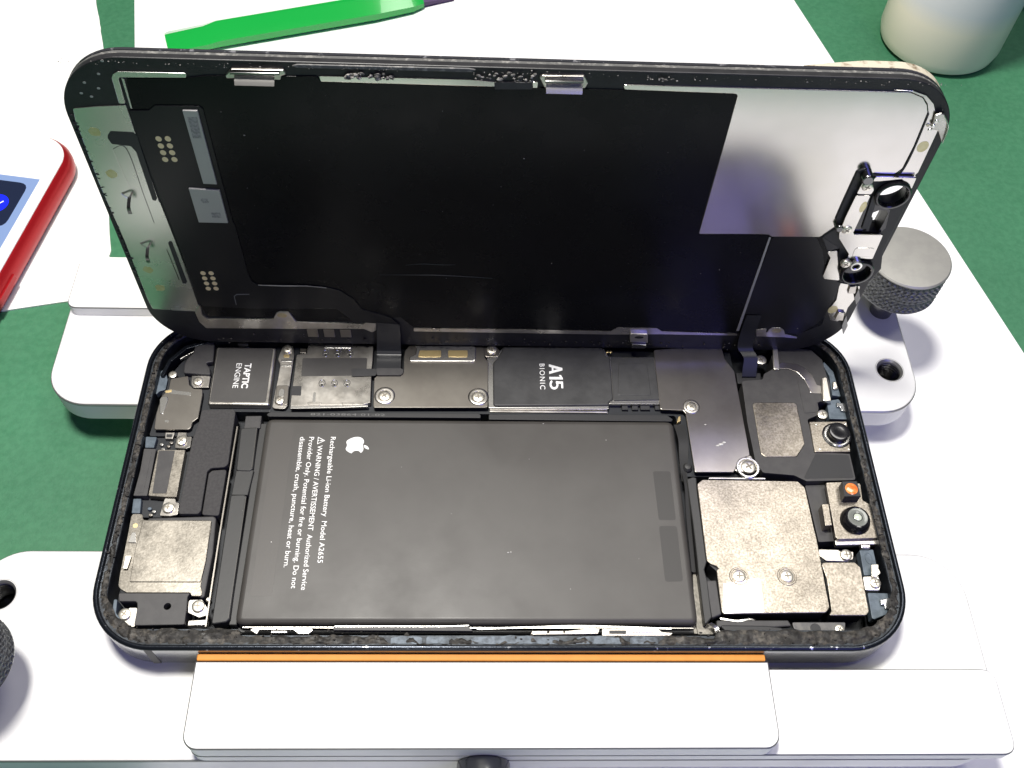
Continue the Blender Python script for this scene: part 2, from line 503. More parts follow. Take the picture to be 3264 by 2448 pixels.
def glyphs(name, polys, m, parent, base, start, end, cap, z, width):
    """lettering drawn as polygons (x along the line, y up, cap height 1)"""
    v, f = [], []
    for k, p in enumerate(polys):
        i = len(v)
        v += [(base + y * cap, start - x * (start - end) / width, z + 0.002 * k) for x, y in p]
        f.append(tuple(range(i, i + len(p))))
    return obj(name, v, f, m, parent)

def pts3(p, z): return [(x, y, z) for x, y in p]

# outlines measured on the photographed parts, in millimetres (tray: bench plane; lid_*: plane of the raised display)
P = {
 'haptic': [(-60.22,29.43),(-47.76,29.45),(-47.41,15.12),(-59.82,15.14)],
 'haptic_label': [(-59.8,29.09),(-48.33,29.2),(-48.16,15.73),(-59.46,15.73)],
 'haptic_tab': [(-64.37,22.53),(-60.54,22.58),(-60.43,19.73),(-63.52,19.58),(-64.09,20.42)],
 'strap': [(-46.57,30.23),(-45.74,30.8),(-44.44,30.37),(-43.93,28.28),(-43.98,24.79),(-44.01,19.69),(-43.87,15.54),(-44.36,14.61),(-46.95,14.79),(-46.87,17.57),(-46.61,21.76),(-46.55,25.62),(-47.23,26.92),(-47.04,28.24)],
 'strap_pad': [(-46.62,20.19),(-44.02,20.22),(-43.8,15.35),(-46.51,15.73)],
 'mic_plate': [(-68.36,19.4),(-68.4,21.5),(-64.9,22.29),(-64.35,20.08),(-63.33,19.15),(-61.5,19.03),(-61.27,17.62),(-61.21,12.12),(-62.16,11.21),(-62.34,9.82),(-62.77,9.42),(-69.45,9.35),(-69.73,13.04),(-69.48,17.11),(-68.82,18.15),(-68.38,18.57)],
 'mic_step': [(-69.61,16.33),(-69.39,16.95),(-68.23,17.17),(-67.87,16.15),(-68.29,12.89),(-68.96,12.89)],
 'corner_flex': [(-64.86,30.61),(-61.15,30.73),(-60.79,30.11),(-60.36,25.74),(-61.9,25.5),(-60.82,24.23),(-60.36,22.42),(-66,22.88),(-66.2,25.02),(-65.9,26.32),(-64.79,28.07)],
 'blue_trim': [(-71.16,23.51),(-69.41,24.92),(-70.02,23.95),(-69.16,21.62),(-69.12,19.1),(-70.27,18.77),(-70.86,17.83),(-70.92,19.5)],
 'corner_gold': [(-67.93,26.5),(-67.66,27.92),(-65.24,29.27),(-64.83,28.95),(-66.08,26.96),(-66.49,26.3)],
 'foam': [(-60.8,13.96),(-54.35,14.14),(-53.98,13.29),(-53.66,1.59),(-54.21,0.86),(-56.87,0.6),(-57.43,-0.16),(-57.25,-8.52),(-57.63,-9.2),(-61.12,-9.22),(-61.44,-8.74),(-61.5,7.04),(-61.25,8.29),(-60.84,11.38)],
 'foam2': [(-56.52,0.14),(-53.8,0.4),(-53.76,-9.52),(-56.94,-9.31),(-57.1,-0.55)],
 'speaker_body': [(-66.84,-9.87),(-54.79,-9.41),(-54.29,-9.88),(-53.76,-16.97),(-53.94,-25.37),(-54.4,-25.61),(-56.57,-24.61),(-65.71,-22.01),(-67.71,-11.89)],
 'speaker_cover': [(-70.1,-9.11),(-67.95,-9.18),(-67.79,-10.41),(-54.99,-10.42),(-54.82,-12.26),(-54.88,-23.52),(-54.42,-24.49),(-54.42,-25.37),(-56.24,-25.38),(-56.53,-24.74),(-67.82,-24.77),(-69.09,-24.08),(-69.61,-23.41),(-69.76,-21.29),(-69.96,-12.87)],
 'speaker_plate': [(-67.67,-10.55),(-54.95,-10.56),(-54.69,-18.83),(-54.96,-22.79),(-67.64,-22.8),(-67.91,-16.54)],
 'speaker_clip': [(-69.15,-13.1),(-68.45,-13.06),(-67.88,-15.15),(-69.57,-15.19)],
 'speaker_clip2': [(-69.22,-17.86),(-68.18,-17.86),(-68.46,-20.47),(-69.22,-20.47)],
 'speaker_foot': [(-69.28,-24.78),(-56.52,-24.74),(-56.89,-25.42),(-56.7,-27.65),(-56.56,-30.62),(-65.3,-30.8),(-65.41,-27.51),(-65.59,-26.64),(-65.99,-26.34),(-68.87,-26.35)],
 'speaker_hole': [(-60.13,-27.28),(-59.38,-27.28)],
 'foot_bracket': [(-66.9,-27.29),(-65.55,-27.28),(-65.28,-30.89),(-66.76,-30.89),(-68.36,-29.65),(-67.9,-28.24)],
 'foot_bracket2': [(-56.78,-25.83),(-54.37,-25.74),(-53.12,-27.41),(-52.99,-28.68),(-54.41,-29.15),(-56.52,-28.21)],
 'port_left': [(-70.51,4.91),(-68.15,4.84),(-67.92,-5.41),(-70.5,-5.43),(-70.3,0.05)],
 'port_left_in': [(-70.15,4.41),(-68.86,4.34),(-68.72,-4.8),(-69.95,-4.89)],
 'port_right': [(-67.83,4.75),(-62.45,4.72),(-62.35,-5.62),(-64.99,-5.64),(-67.75,-5.41)],
 'port_right_in': [(-67.52,4.44),(-64.43,4.46),(-64.36,-4.9),(-67.01,-4.92)],
 'port_cap': [(-70.9,7.89),(-68.67,7.82),(-68.8,5.33),(-70.54,5.31)],
 'port_cap2': [(-70.56,-5.8),(-69.03,-5.79),(-68.66,-8.91),(-70.25,-8.92)],
 'port_bracket': [(-64.71,8.88),(-63.02,8.86),(-62.78,7.91),(-61.78,7.92),(-61.75,5.51),(-62.53,5.15),(-64.76,5.31),(-64.79,7.62)],
 'port_bracket2': [(-64.61,-5.73),(-62.61,-5.8),(-62.32,-6.62),(-61.72,-6.7),(-61.58,-9.15),(-62.97,-9.49),(-64.94,-9.42),(-64.8,-7.46)],
 'sim': [(-43.38,27.79),(-41.31,28.18),(-41.25,30.72),(-27.44,30.36),(-27.4,24.88),(-27.11,16.05),(-28.69,15.52),(-43.25,15.1),(-43.3,19.36),(-43.33,24.4)],
 'sim_label': [(-41.98,26.85),(-28.55,27.12),(-28.45,22.66),(-41.77,22.31)],
 'sim_tape': [(-43.39,19.83),(-41.46,19.86),(-41.31,17.51),(-43.35,17.59)],
 'sim_tab': [(-37.89,31.02),(-32.15,31.11),(-32.01,29.44),(-37.8,29.36)],
 'sim_holes': [(-37.35,28.19),(-34.8,28.23),(-32.24,28.26),(-37.35,20.66),(-34.81,20.69),(-32.24,20.72),(-34.06,28.24)],
 'sim_lip': [(-43.26,15.35),(-27.42,15.66),(-27.6,15.14),(-32.52,14.83),(-43.2,14.46)],
 'sim_mark': [(-38.86,18.34),(-38.38,18.34),(-38.3,16.02),(-38.88,16.01)],
 'cable_end': [(-26.44,24.21),(-21.32,24.27),(-20.79,23.88),(-20.82,23.07),(-21.38,22.53),(-26.21,22.47)],
 'cable_tape': [(-31.62,24.21),(-26.44,24.2),(-26.37,22.48),(-31.35,22.21)],
 'shield': [(-20.9,27.69),(-20.75,29.07),(-19.92,30.52),(-4.14,31.11),(-3.85,27.64),(-3.1,26.28),(-3.22,15.11),(-26.49,14.85),(-26.76,22.07),(-26.15,22.66),(-21.35,22.72),(-20.74,23.56)],
 'shield_spring': [(-18.86,32.54),(-6.76,32.72),(-6.84,30.2),(-18.52,30.03)],
 'shield_slots': [(-17.44,31.21),(-13.28,31.27),(-13.26,30.63),(-17.42,30.57),(-12.27,31.28),(-8.21,31.34),(-8.2,30.7),(-12.25,30.64)],
 'shield_step': [(-18.43,30.21),(-6.17,30.3),(-5.76,29.89),(-5.79,26.72),(-6.34,26.3),(-19.7,26.18),(-19.75,27.21),(-18.45,28.06)],
 'shield_gold': [(-17.59,29),(-13.11,29.06),(-13.06,27.27),(-17.96,27.2),(-11.66,29.08),(-7.5,29.14),(-7.48,27.35),(-11.61,27.29)],
 'screwtab': [(-4.25,30.44),(-3.23,31.02),(-1.65,30.98),(-0.63,29.38),(-1.2,27.85),(-3.89,27.81)],
 'chip_frame': [(-3.51,27.79),(-2.04,27.81),(-0.12,30.42),(21.51,30.72),(22.49,28.28),(32.28,28.41),(32.39,17.5),(32.2,16.58),(21.83,16.47),(21.64,15.22),(-3.12,15.11)],
 'chip_cover': [(-0.13,30.32),(20.93,30.48),(21.56,29.65),(21.62,28.12),(22.68,28),(22.63,17.26),(21.66,16.6),(21.61,15.82),(-1.72,15.36),(-2.11,15.82),(-2.17,26.15),(-1.16,27.54),(-0.32,29.2)],
 'chip_cover2': [(22.81,27.84),(31.98,28.02),(32.25,17.4),(22.69,17.11)],
 'chip_pad2': [(24.32,26.44),(30.42,26.52),(30.59,18.34),(23.63,18.25)],
 'chip_lip': [(-2.79,15.09),(21.49,15.04),(21.47,14.68),(-2.83,14.68)],
 'chip_lip2': [(21.97,16.75),(32.2,16.86),(32.2,16.39),(21.94,16.28)],
 'smallchips': [(25.05,15.91),(27.14,15.94),(29.24,15.96),(31.78,15.99),(25.71,15.92)],
 'gold_dots': [(22.27,29.51),(22.97,29.52),(22.52,29.52)],
 'shield2': [(32.14,30),(39.81,30.69),(46.91,30.62),(47.16,27.91),(48.79,24.61),(49.15,4.27),(46.82,3.39),(45.42,0.48),(37.62,0.41),(37.31,14.03),(36.87,14.78),(32.17,14.96)],
 'shield2_ear': [(45.57,0.8),(46.65,3.31),(48.12,4.48),(49.4,4.39),(50.05,2.5),(50.05,1.25),(49.39,0.52)],
 'ear_body': [(50.18,22.53),(54.71,22.98),(55.17,24.4),(57.47,25.85),(57.45,28.85),(58.42,30.56),(62.84,31.23),(66.38,30.79),(68.32,28.27),(68.54,24.21),(68.88,21.87),(68.12,17.93),(65.31,17.45),(65.31,15.86),(64.61,14.17),(62.41,13.14),(62.7,10.49),(62.54,5.52),(69.41,5.16),(69.62,5.22),(69.64,-0.83),(59.76,-1.15),(57.5,0.15),(51.35,0.7),(50.19,3.34),(49.89,12.08)],
 'ear_metal': [(51.91,17.12),(60.38,17.22),(60.85,16.59),(60.82,7.21),(58.71,4.27),(52.36,4.15),(51.51,4.89),(51.59,16.48)],
 'ear_gold1': [(57.9,30.74),(59.06,30.75),(58.6,25.22),(57.22,25.2)],
 'ear_gold2': [(67.09,22.97),(68.11,23.17),(67.96,17.22),(66.19,17.16)],
 'ear_ribbon': [(58.07,25.77),(60.62,25.68),(62.26,24.87),(63.5,23),(64.11,20.91),(64.17,19.64),(66.57,19.44),(67.11,21.3),(65.9,21.63),(65.45,23.97),(64.21,25.85),(62.61,26.9),(59.31,27.34)],
 'ear_panel': [(62.05,22.77),(64.23,22.91),(64.25,19.77),(66.65,19.57),(66.52,17.85),(65.13,17.15),(64.52,14.89),(62.07,14.64)],
 'front_camera': [(62.58,12.41),(70.42,12.62),(69.73,5.36),(62.41,5.25)],
 'fc_lens': [(67.72,9.26),(70.75,9.29)],
 'fc_top': [(67.52,9.05),(69.71,9.07)],
 'sensor_bracket': [(63.31,-1.6),(66.46,-1.43),(70.23,-1.75),(69.9,-5.48),(71.07,-6.26),(71.08,-13.53),(63.45,-13.81),(63.01,-13.27)],
 'projector': [(65.66,-2.56),(68.6,-2.49),(68.72,-5.81),(65.51,-5.86)],
 'projector_lens': [(67.16,-4.21),(68.38,-4.2)],
 'ir_base': [(67.4,-10.04),(70.18,-10.03)],
 'ir_top': [(67.41,-9.91),(69.41,-9.9)],
 'sensor_conn': [(61.45,-6.58),(62.84,-6.52),(62.61,-11.15),(61.28,-11.25)],
 'sensor_tab': [(67.63,-14.58),(69.69,-14.64),(69.29,-15.51),(67.67,-15.44)],
 'sensor_floor': [(59.83,-1.28),(63.98,-0.99),(63.86,-13.24),(60.29,-13.49)],
 'camera_cover': [(38.85,-1.32),(57.67,-1.5),(58.91,-2.99),(59.06,-10.55),(59.19,-13.97),(59.08,-27.31),(58.29,-28.38),(39.2,-28.68),(39.25,-20.17),(39.75,-19.9),(39.5,-19.56),(38.38,-19.05),(37.68,-18.33),(37.73,-2.28)],
 'camera_patch': [(40.15,-22.92),(47.09,-21.79),(46.92,-28.32),(39.37,-28.6)],
 'camera_lip': [(40.36,-0.57),(51.51,-0.58),(51.67,-0.98),(40.2,-0.97)],
 'camera_cover2': [(59.18,-18.55),(65.59,-18.48),(66.45,-19.5),(66.23,-28.09),(65.53,-28.84),(58.7,-28.86),(59.34,-27.94),(59.66,-21.99)],
 'cam_bracket': [(59.35,-15.58),(63.23,-15.68),(63.49,-16.02),(66.1,-16.01),(65.66,-17.63),(64.59,-18.09),(60.51,-17.99),(59.41,-16.97)],
 'flash_bracket': [(66.69,-21.11),(69.71,-20.99),(69.72,-22.88),(69.28,-23.88),(66.64,-23.82)],
 'flash_gold': [(68.59,-18.94),(70,-18.87),(69.81,-19.73),(70.04,-20.63),(68.99,-21.53),(68.18,-21.31)],
 'blue_panel': [(67.49,-15.5),(70.14,-15.38),(70.09,-20.54),(67.27,-20.66)],
 'blue_panel2': [(67.19,-24.01),(71,-24.11),(70.79,-27.82),(67.35,-29.12),(66.98,-28.91)],
 'blue_panel3': [(67.6,18.15),(70.23,18.64),(71.34,15.46),(71.17,13.66),(67.33,13.73)],
 'side_flex': [(37.25,-22),(39.15,-21.99),(39.25,-28.52),(37.4,-29.27)],
 'side_flex2': [(37.21,-0.5),(37.85,-0.74),(37.68,-3.24),(37.73,-18.42),(37.11,-20.01),(37.4,-22.01),(37.35,-29.17),(35.93,-30.65),(35.92,-21.13),(36.02,-17.52),(36.07,-10.54),(35.92,-1.01)],
 'floor_metal': [(35.38,-18.94),(36.11,-20.97),(36.47,-30.35),(38.07,-31.62),(34.98,-31.62),(34.68,-28.86)],
 'battery': [(-47.38,11.42),(34.04,11.9),(34.13,-29.94),(-47.53,-29.95)],
 'bat_left_hi': [(-46.58,10.28),(-41.64,10.33),(-41.26,-21.83),(-46.6,-27.75)],
 'bat_tab1': [(29.26,0.47),(34.09,0.65),(34.31,-9.96),(29.5,-10.15)],
 'bat_tab2': [(29.43,-11.31),(35.01,-11.27),(35.32,-22.37),(29.48,-22.57)],
 'bat_line': [(-33.81,7.69),(-36.27,7.67),(-38.26,7.65),(-39.95,7.63),(-36.08,5.71)],
 'bat_line_end': [(-33.79,-19.06),(-36.21,-24.35),(-37.78,-24.05),(-39.65,-20)],
 'bat_logo': [(-31.19,7.72),(-26.57,7.76),(-26.3,4.03),(-30.88,3.98),(-28.79,5.77)],
 'warn_tri': [(-36.94,7.02),(-35.32,6.92),(-36.83,5.93),(-37,7.63)],
 'taptic_txt': [(-53.86,25.29),(-52.41,25.31),(-53.34,19.14),(-52.23,19.16)],
 'engine_txt': [(-55.53,25.27),(-54.65,25.28),(-55.36,19.12),(-54.12,19.13)],
 'a15_txt': [(9.62,25.87),(12.15,25.9),(9.6,19.44),(12.57,19.47)],
 'bionic_txt': [(7.56,26.03),(8.68,26.04),(7.62,19.54),(8.87,19.56)],
 'wrap_top': [(-51.93,13.07),(-48.82,13.1),(-48.67,10.28),(-51.25,9.96)],
 'wrap1': [(-52.47,9.87),(-49.11,10.13),(-48.77,0.77),(-49.28,0.15),(-52,0.23)],
 'wrap_mid': [(-52.05,0.34),(-48.62,0.54),(-49.06,-4.96),(-52.17,-4.98)],
 'wrap2': [(-52.26,-5.05),(-49.62,-4.93),(-49.26,-5.36),(-48.76,-29.6),(-49.35,-30.17),(-51.88,-30.61)],
 'bat_flange': [(-48.69,-29.69),(-0.46,-29.59),(-0.47,-30.78),(-44.77,-30.97),(-48.63,-31.21)],
 'edge_clip': [(-44.82,-31.94),(-44.08,-31.44),(-34.34,-31.42),(-33.65,-31.92),(-34.44,-32.66),(-36.21,-32.66),(-37.26,-31.93),(-43.05,-31.94),(-43.43,-32.74)],
 'edge_strip': [(-30.24,-31.24),(-11.76,-31.21),(-10.72,-31),(-6.47,-30.99),(-5.64,-31.97),(-30.19,-31.85)],
 'edge_strip2': [(-5.02,-31.39),(11.62,-30.81),(29.8,-30.77),(30.08,-31.58),(12.3,-31.54),(-5.02,-31.86)],
 'edge_strip3': [(4.84,-31.98),(10.85,-31.97),(12.62,-31.79),(15.12,-31.42),(16.88,-31.6),(16.48,-32.51),(4.47,-32.71)],
 'edge_strip4': [(17.24,-31.6),(27.21,-31.4),(27.86,-32.12),(29.97,-32.3),(29.21,-32.85),(17.16,-32.87)],
 'edge_strip5': [(38.24,-29.57),(51.26,-29.54),(51.79,-30.65),(45.24,-31.04),(38.08,-30.87)],
 'edge_strip6': [(51.85,-29.99),(61.64,-29.97),(61.01,-32.18),(54.38,-32.01),(51.99,-31.28)],
 'edge_screw': [(60.22,-31.33),(61.3,-31.33),(55.89,-31.34)],
 'screws': [(-68.16,22.56),(-62.78,21.04),(-45.44,29.36),(-45.47,16.36),(-63.6,6.8),(-63.5,-7.88),(-67.46,-28.66),(-54.81,-27.13),(-24.31,17.63),(-5.15,17.59),(-2.43,29.6),(38.64,15.66),(48.48,1.71),(65.7,14.16),(55.07,27.95),(43.31,-21.46),(52.22,-21.43),(64.42,-16.84),(68.71,-22.48),(60.27,-31.27)],
 'screw_r': [(-67.29,22.57),(-61.75,21.06),(-44.46,29.38),(-44.52,16.37),(-62.54,6.81),(-62.41,-7.87),(-66.39,-28.66),(-53.66,-27.12),(-23.01,17.65),(-3.84,17.61),(-1.19,29.62),(39.88,15.68),(50.05,1.72),(66.82,14.18),(56.36,27.97),(44.59,-21.46),(53.5,-21.43),(65.61,-16.84),(69.73,-22.48),(61.2,-31.27)],
 'lid_plate': [(-70.03,60.88),(-66.16,61.4),(-62.74,61.67),(-61.55,61.82),(-61.59,55.38),(-61.59,41.09),(-61.44,40.2),(-61.03,28.16),(-60.96,12.24),(-61.85,10.34),(-66.25,10.54),(-70.29,10.97),(-70.49,14.18),(-70.37,30.56),(-70.74,44.84),(-70.4,58.6)],
 'lid_slot1': [(-66.12,55.65),(-65.42,56.49),(-61.83,56.37),(-61.41,55.56),(-61.7,41.69),(-62.08,40.94),(-62.62,41.12),(-62.51,52.14),(-63.01,53.35),(-66.03,53.74),(-66.33,54.93)],
 'lid_slot2': [(-62.57,30.25),(-62.18,30.82),(-61.74,30.72),(-61.53,19.47),(-61.95,18.79),(-62.52,19.02)],
 'lid_groove': [(-66.19,52.79),(-63.75,52.75),(-63.73,42.21),(-63.67,35.5),(-63.94,35.21),(-64.05,42.47)],
 'lid_L': [(-50.65,68.23),(-61.05,68.19),(-61.87,67.7),(-62.25,66.95),(-62.51,62.09),(-61.5,62.12),(-61.24,66.78),(-60.91,67.15),(-50.85,67.39)],
 'lid_L2': [(-60.75,67.11),(-60.41,66.8),(-60.7,61.14),(-60.92,61.25)],
 'lid_spots': [(-68.06,56.21),(-67.96,47.1),(-68.13,22.74),(-67.2,17.39),(-69.47,22.71)],
 'lid_fpc': [(-61.44,60.83),(-58.12,60.98),(-56.98,61.97),(-50.06,62.08),(-49.55,61.54),(-49.66,35.96),(-49.47,36.11),(-49.38,22.3),(-49.1,20.04),(-48.06,18.94),(-38.62,19.07),(-34.84,18.54),(-32.19,17.55),(-29.9,15.23),(-28.5,11.95),(-25.46,10.67),(-22.96,9.59),(-21.35,7.32),(-25.97,7.57),(-30.55,8.01),(-31.81,9.82),(-33.58,12.13),(-50.81,11.8),(-59.95,12.32),(-60.66,13.53),(-60.62,27.56)],
 'lid_chip1': [(-52.73,61.42),(-50.37,61.43),(-50.49,45.65),(-52.78,45.76)],
 'lid_chip2': [(-55.54,44.57),(-50.35,44.25),(-50.4,36.29),(-55.59,36.31)],
 'lid_chip1_dark': [(-52.24,60.21),(-50.68,60.22),(-50.91,55.84),(-52.29,55.79)],
 'lid_pads1': [(-58.03,55.23),(-56.52,55.28),(-58.03,53.74),(-56.55,53.79),(-58.02,52.28),(-56.53,52.33),(-58.05,50.79),(-56.51,50.84),(-57.51,55.25)],
 'lid_pads2': [(-57.89,22.21),(-56.35,22.25),(-57.88,20.73),(-56.31,20.77),(-57.84,19.24),(-56.29,19.28),(-57.83,17.72),(-56.32,17.76),(-57.38,22.22)],
 'lid_dots': [(-62.87,69.87),(-64.12,67.48),(-66.79,65.77),(-64.93,64.76),(-67.88,63.73),(-66.5,63.12),(-63.86,67.49)],
 'lid_mark': [(-53.42,12.82),(-53.33,15.53),(-52.64,16.24),(-50.15,16.31),(-50.19,16.09),(-52.66,15.98),(-53.18,15.45),(-53.26,12.91)],
 'lid_clip1': [(-43.36,67.97),(-37.13,68.11),(-37.44,66.89),(-43.44,66.78)],
 'lid_clip1_base': [(-44.67,68.21),(-43.63,69.35),(-35.71,69.46),(-35.46,68.62),(-36.23,68.38),(-36.44,67.59),(-37.08,67.63),(-43.86,67.68),(-44.69,67.61)],
 'lid_clip1_slot': [(-41.64,68.78),(-41.31,69.06),(-37.76,69.13),(-37.55,68.76),(-37.88,68.37),(-41.5,68.52)],
 'lid_clip2': [(4.45,67.72),(10.23,67.91),(10.29,67.33),(4.49,67.24)],
 'lid_clip2_base': [(3.38,69.44),(3.92,69.73),(10.34,69.83),(11.03,68.56),(10.67,67.53),(4.26,67.55)],
 'lid_clip2_slot': [(5.25,68.97),(5.6,69.34),(9.04,69.41),(9.55,68.95),(9.31,68.49),(5.29,68.43)],
 'lid_strip1': [(-30.49,68.33),(-7.33,68.41),(-3.46,68.09),(-3.44,67.24),(-9.63,67.25),(-30.33,67.33)],
 'lid_strip1b': [(2.43,68.28),(3.27,68.31),(3.25,67.21),(2.5,67.18)],
 'lid_patch': [(-3.46,68.1),(2.38,68.22),(2.42,66.94),(-3.39,66.75)],
 'lid_sheet': [(-60.04,66.92),(-50.88,67.27),(-47.89,67.8),(-30.77,68.25),(-30.33,67.3),(-9.63,67.2),(16.79,67.23),(29.79,67.27),(34.46,67.38),(35,66.95),(35.03,66.86),(34.95,36.67),(35.55,35.58),(47.61,35.59),(48.93,35.01),(57.04,35.33),(60.51,38.22),(58.18,34.9),(62.22,31.63),(63.02,24.21),(65.56,22.6),(65.96,17.06),(65.59,14.54),(66.24,9.37),(62.38,6.21),(59.16,6.44),(58.07,8.28),(55.49,7.75),(55.16,6.02),(35.79,6.47),(33.12,6.49),(31.97,7.51),(23.84,7.4),(22.7,6.22),(7.4,6.35),(-18.4,6.21),(-20.96,9.52),(-28.54,7.94),(-42.1,7.59),(-42.87,10.32),(-45.64,10.69),(-46.64,8.85),(-59.87,8.73),(-60.57,12.09),(-61.01,28.22),(-61.03,60.76)],
 'lid_silver': [(16.65,68.24),(29.6,68.25),(62.27,68.26),(64.58,67.33),(65.83,65.89),(66.5,64.47),(66.94,57.42),(66.86,52.47),(65.91,51.05),(62.46,51.23),(61.05,51.05),(59.95,49.62),(59.81,46.18),(59.99,39.59),(60.6,38.05),(57.63,35.26),(48.63,35.1),(48.13,35.73),(35.09,35.48),(35.05,36.21),(34.97,67.12),(16.82,67.33)],
 'lid_ring': [(59.45,68.59),(62.57,68.53),(65.02,67.72),(66.84,66.12),(67.8,64.47),(69.18,62.54),(69.69,61.06),(69.97,51.55),(69.66,50.98),(70.24,50.3),(62.88,50.08),(62.64,50.77),(66.01,50.82),(67.15,52.29),(67.18,57.12),(66.68,64.31),(65.83,66.09),(64.55,67.43),(62.25,68.34)],
 'lid_spot_r': [(68.51,57.3),(69.52,57.33),(66.83,14.27),(67.88,14.3)],
 'sensor_plate': [(60.41,46.91),(63.01,46.99),(63.01,37.75),(63.42,37.17),(68.74,37.26),(69.02,30.72),(64.22,30.74),(64.03,31.99),(60.89,36.05),(60.46,37.38),(60.28,41.47)],
 'sensor_plate_top': [(60.62,50.14),(62.29,49.92),(63.19,48.21),(63.05,47.18),(60.42,47.19)],
 'sensor_stamp': [(64.93,33.78),(68.26,33.78),(68.52,31.48),(64.85,31.32),(64.71,33.16)],
 'sensor_ringplate': [(62.27,49.94),(62.62,50.92),(69.77,50.96),(69.89,48.3),(67.31,50.62),(63.56,49.98)],
 'sensor_ring1': [(67.08,47.05),(70.29,47.15)],
 'sensor_hole1': [(66.14,48.51),(67.83,48.57)],
 'sensor_hole2': [(64.96,41.94),(66.2,42.83),(67.68,42.73),(68.04,40.88),(66.85,40.41),(66.65,40.69),(65.36,40.8)],
 'sensor_ring2': [(67.03,27.06),(70.43,27.15)],
 'sensor_housing': [(59.02,51.75),(60.51,52.57),(62.03,51.06),(69.5,50.76),(70.66,45.12),(70.83,31.84),(72.21,27.08),(71.28,23.39),(67.48,22.61),(64.81,23.89),(62.69,28.44),(62.25,32.54),(57.89,35.48),(60.11,38.52),(58.93,40.24),(58.92,44.77)],
 'sensor_side': [(60.08,31.81),(61.91,32.17),(65.08,23.68),(61.92,24.09),(61.45,24.91),(61.26,30.11)],
 'sensor_window': [(63.57,46.57),(65.5,44.56),(68.14,42.95),(68.98,38.34),(68.25,36.84),(63.62,36.85),(63.23,37.59)],
 'sensor_screws': [(61.67,49.07),(61.57,38.41),(64.04,29.89),(62.56,49.1)],
 'sensor_nut': [(66.14,29.36),(67.4,29.4)],
 'lid_lower': [(65.62,22.49),(68.54,21.89),(70.01,21.58),(70.37,18.47),(69.71,14.89),(69.96,12.33),(69.02,10.45),(67.49,10.78),(65.87,13.7),(66.59,17.31)],
 'lid_tab1': [(67.7,21.94),(68.99,22.14),(69.51,19.92),(67.93,19.88)],
 'lid_tab2': [(67.99,14),(69.32,13.86),(69.81,11.28),(67.93,11.61)],
 'lid_fin1': [(69.57,21.64),(70.96,18.55),(70.75,16.42),(69.65,18.87)],
 'lid_fin2': [(69.8,13.32),(71.25,9.82),(71.29,6.76),(70,9.78)],
 'lid_finR': [(67.63,64.35),(68.46,64.74),(69.05,64.51),(70.5,62.47),(70.91,61.23),(71.05,58.68),(69.42,61.18),(68.22,61.4)],
 'lid_rail': [(-62.08,10.04),(-60.94,12.3),(-60.62,11.87),(-60.87,9.39),(-60.14,8.13),(-46.69,8.48),(-45.82,10.46),(-45.04,10.94),(-43.36,10.84),(-42.85,9.41),(-42.25,7.58),(-28.6,7.24),(-27.67,8.05),(-25.94,8.01),(-26.14,5.18),(-27.07,4.44),(-28.73,5.59),(-36.02,5.4),(-43.29,5.21),(-60.94,4.99),(-61.93,7.07)],
 'lid_rail2': [(-18.4,6.1),(7.4,6.25),(22.38,6.11),(23.68,7.4),(31.98,7.4),(33.14,6.38),(38.91,6.21),(35.82,6.31),(49.13,5.93),(49.25,5.4),(35.99,5.38),(33.3,5.43),(22.52,5.05),(-18.44,5.06)],
 'lid_rail3': [(52.73,7.53),(54.87,7.89),(55.16,6.02),(55.44,7.6),(55.95,8.23),(57.68,8.27),(58.57,7.52),(59.25,6.13),(62.04,5.25),(62.22,4.62),(59.16,5.02),(55.31,5.08),(53.32,5.19)],
 'lid_rail_spot': [(-44.8,9.64),(-43.52,9.68),(57.11,7.14),(58.17,7.17)],
 'lid_catch': [(26.37,6.22),(30.2,6.15),(30.62,3.11),(26.89,3.29)],
 'crease': [(-24.37,22.55),(-12.98,22.96),(-6.98,22.58),(-2.6,22.15),(-2.6,21.97),(-6.98,22.4),(-12.99,22.78),(-24.38,22.37)],
 'crease2': [(-19.16,25.38),(-15.88,25.91),(-12.93,25.77),(-9.67,25.73),(-12.94,25.55),(-15.89,25.65)],
 'lid_line': [(48.29,34.98),(48.67,34.87),(49.26,6.9),(48.71,6.89)],
 'lid_patch2': [(48.93,34.4),(49.46,35.16),(57.05,35.25),(59.31,31.73),(62.08,24.71),(65.87,22.51),(65.64,15.29),(65.93,12.28),(64.6,9.16),(62.5,6.21),(59.13,6.39),(58.05,7.94),(55.62,8.41),(55.19,6.29),(53.22,6.24),(51.99,12.42),(49.11,12.35)],
 'lid_tapeR': [(43.52,70.6),(60.9,70.38),(66.24,69.64),(69.02,67.63),(67.95,68.3),(65.62,70.19),(60.73,71.84),(50.09,71.6),(43.42,70.93)],
 'debris1': [(-26.11,68.63),(-18.17,68.89)],
 'debris2': [(-5.34,68.63),(4.41,70.74)],
 'cable1_top': [(-25.94,7.86),(-21.19,7.51)],
 'cable2_top': [(49.56,6.9),(52.8,6.46)],
 'cable1_bot': [(-26.41,24.07),(-21.3,24.14),(-26.77,29.52),(-21.52,29.51)],
 'cable2_bot': [(50.61,24.59),(53.6,24.63),(50.9,29.53),(53.94,29.57)],
 'specks': [(-1.75,46.16),(-2.98,41.73),(8.56,26.65),(1.92,52.68),(18.9,26.27),(-11.5,21.83),(11.89,54.8),(-46.87,60.95),(-44.02,56.26),(43.95,30.68),(37.63,24.53),(41.02,25.75),(61.3,8.07)],
}


# ------------------------------------------------------------ the setting
MAT_Z, BOARD_Z = -21.5, -20.6
mat_o = box("green_mat", -900, 900, -700, 900, MAT_Z - 3, MAT_Z, MATGREEN, None, 0)
mat_o["kind"] = "structure"

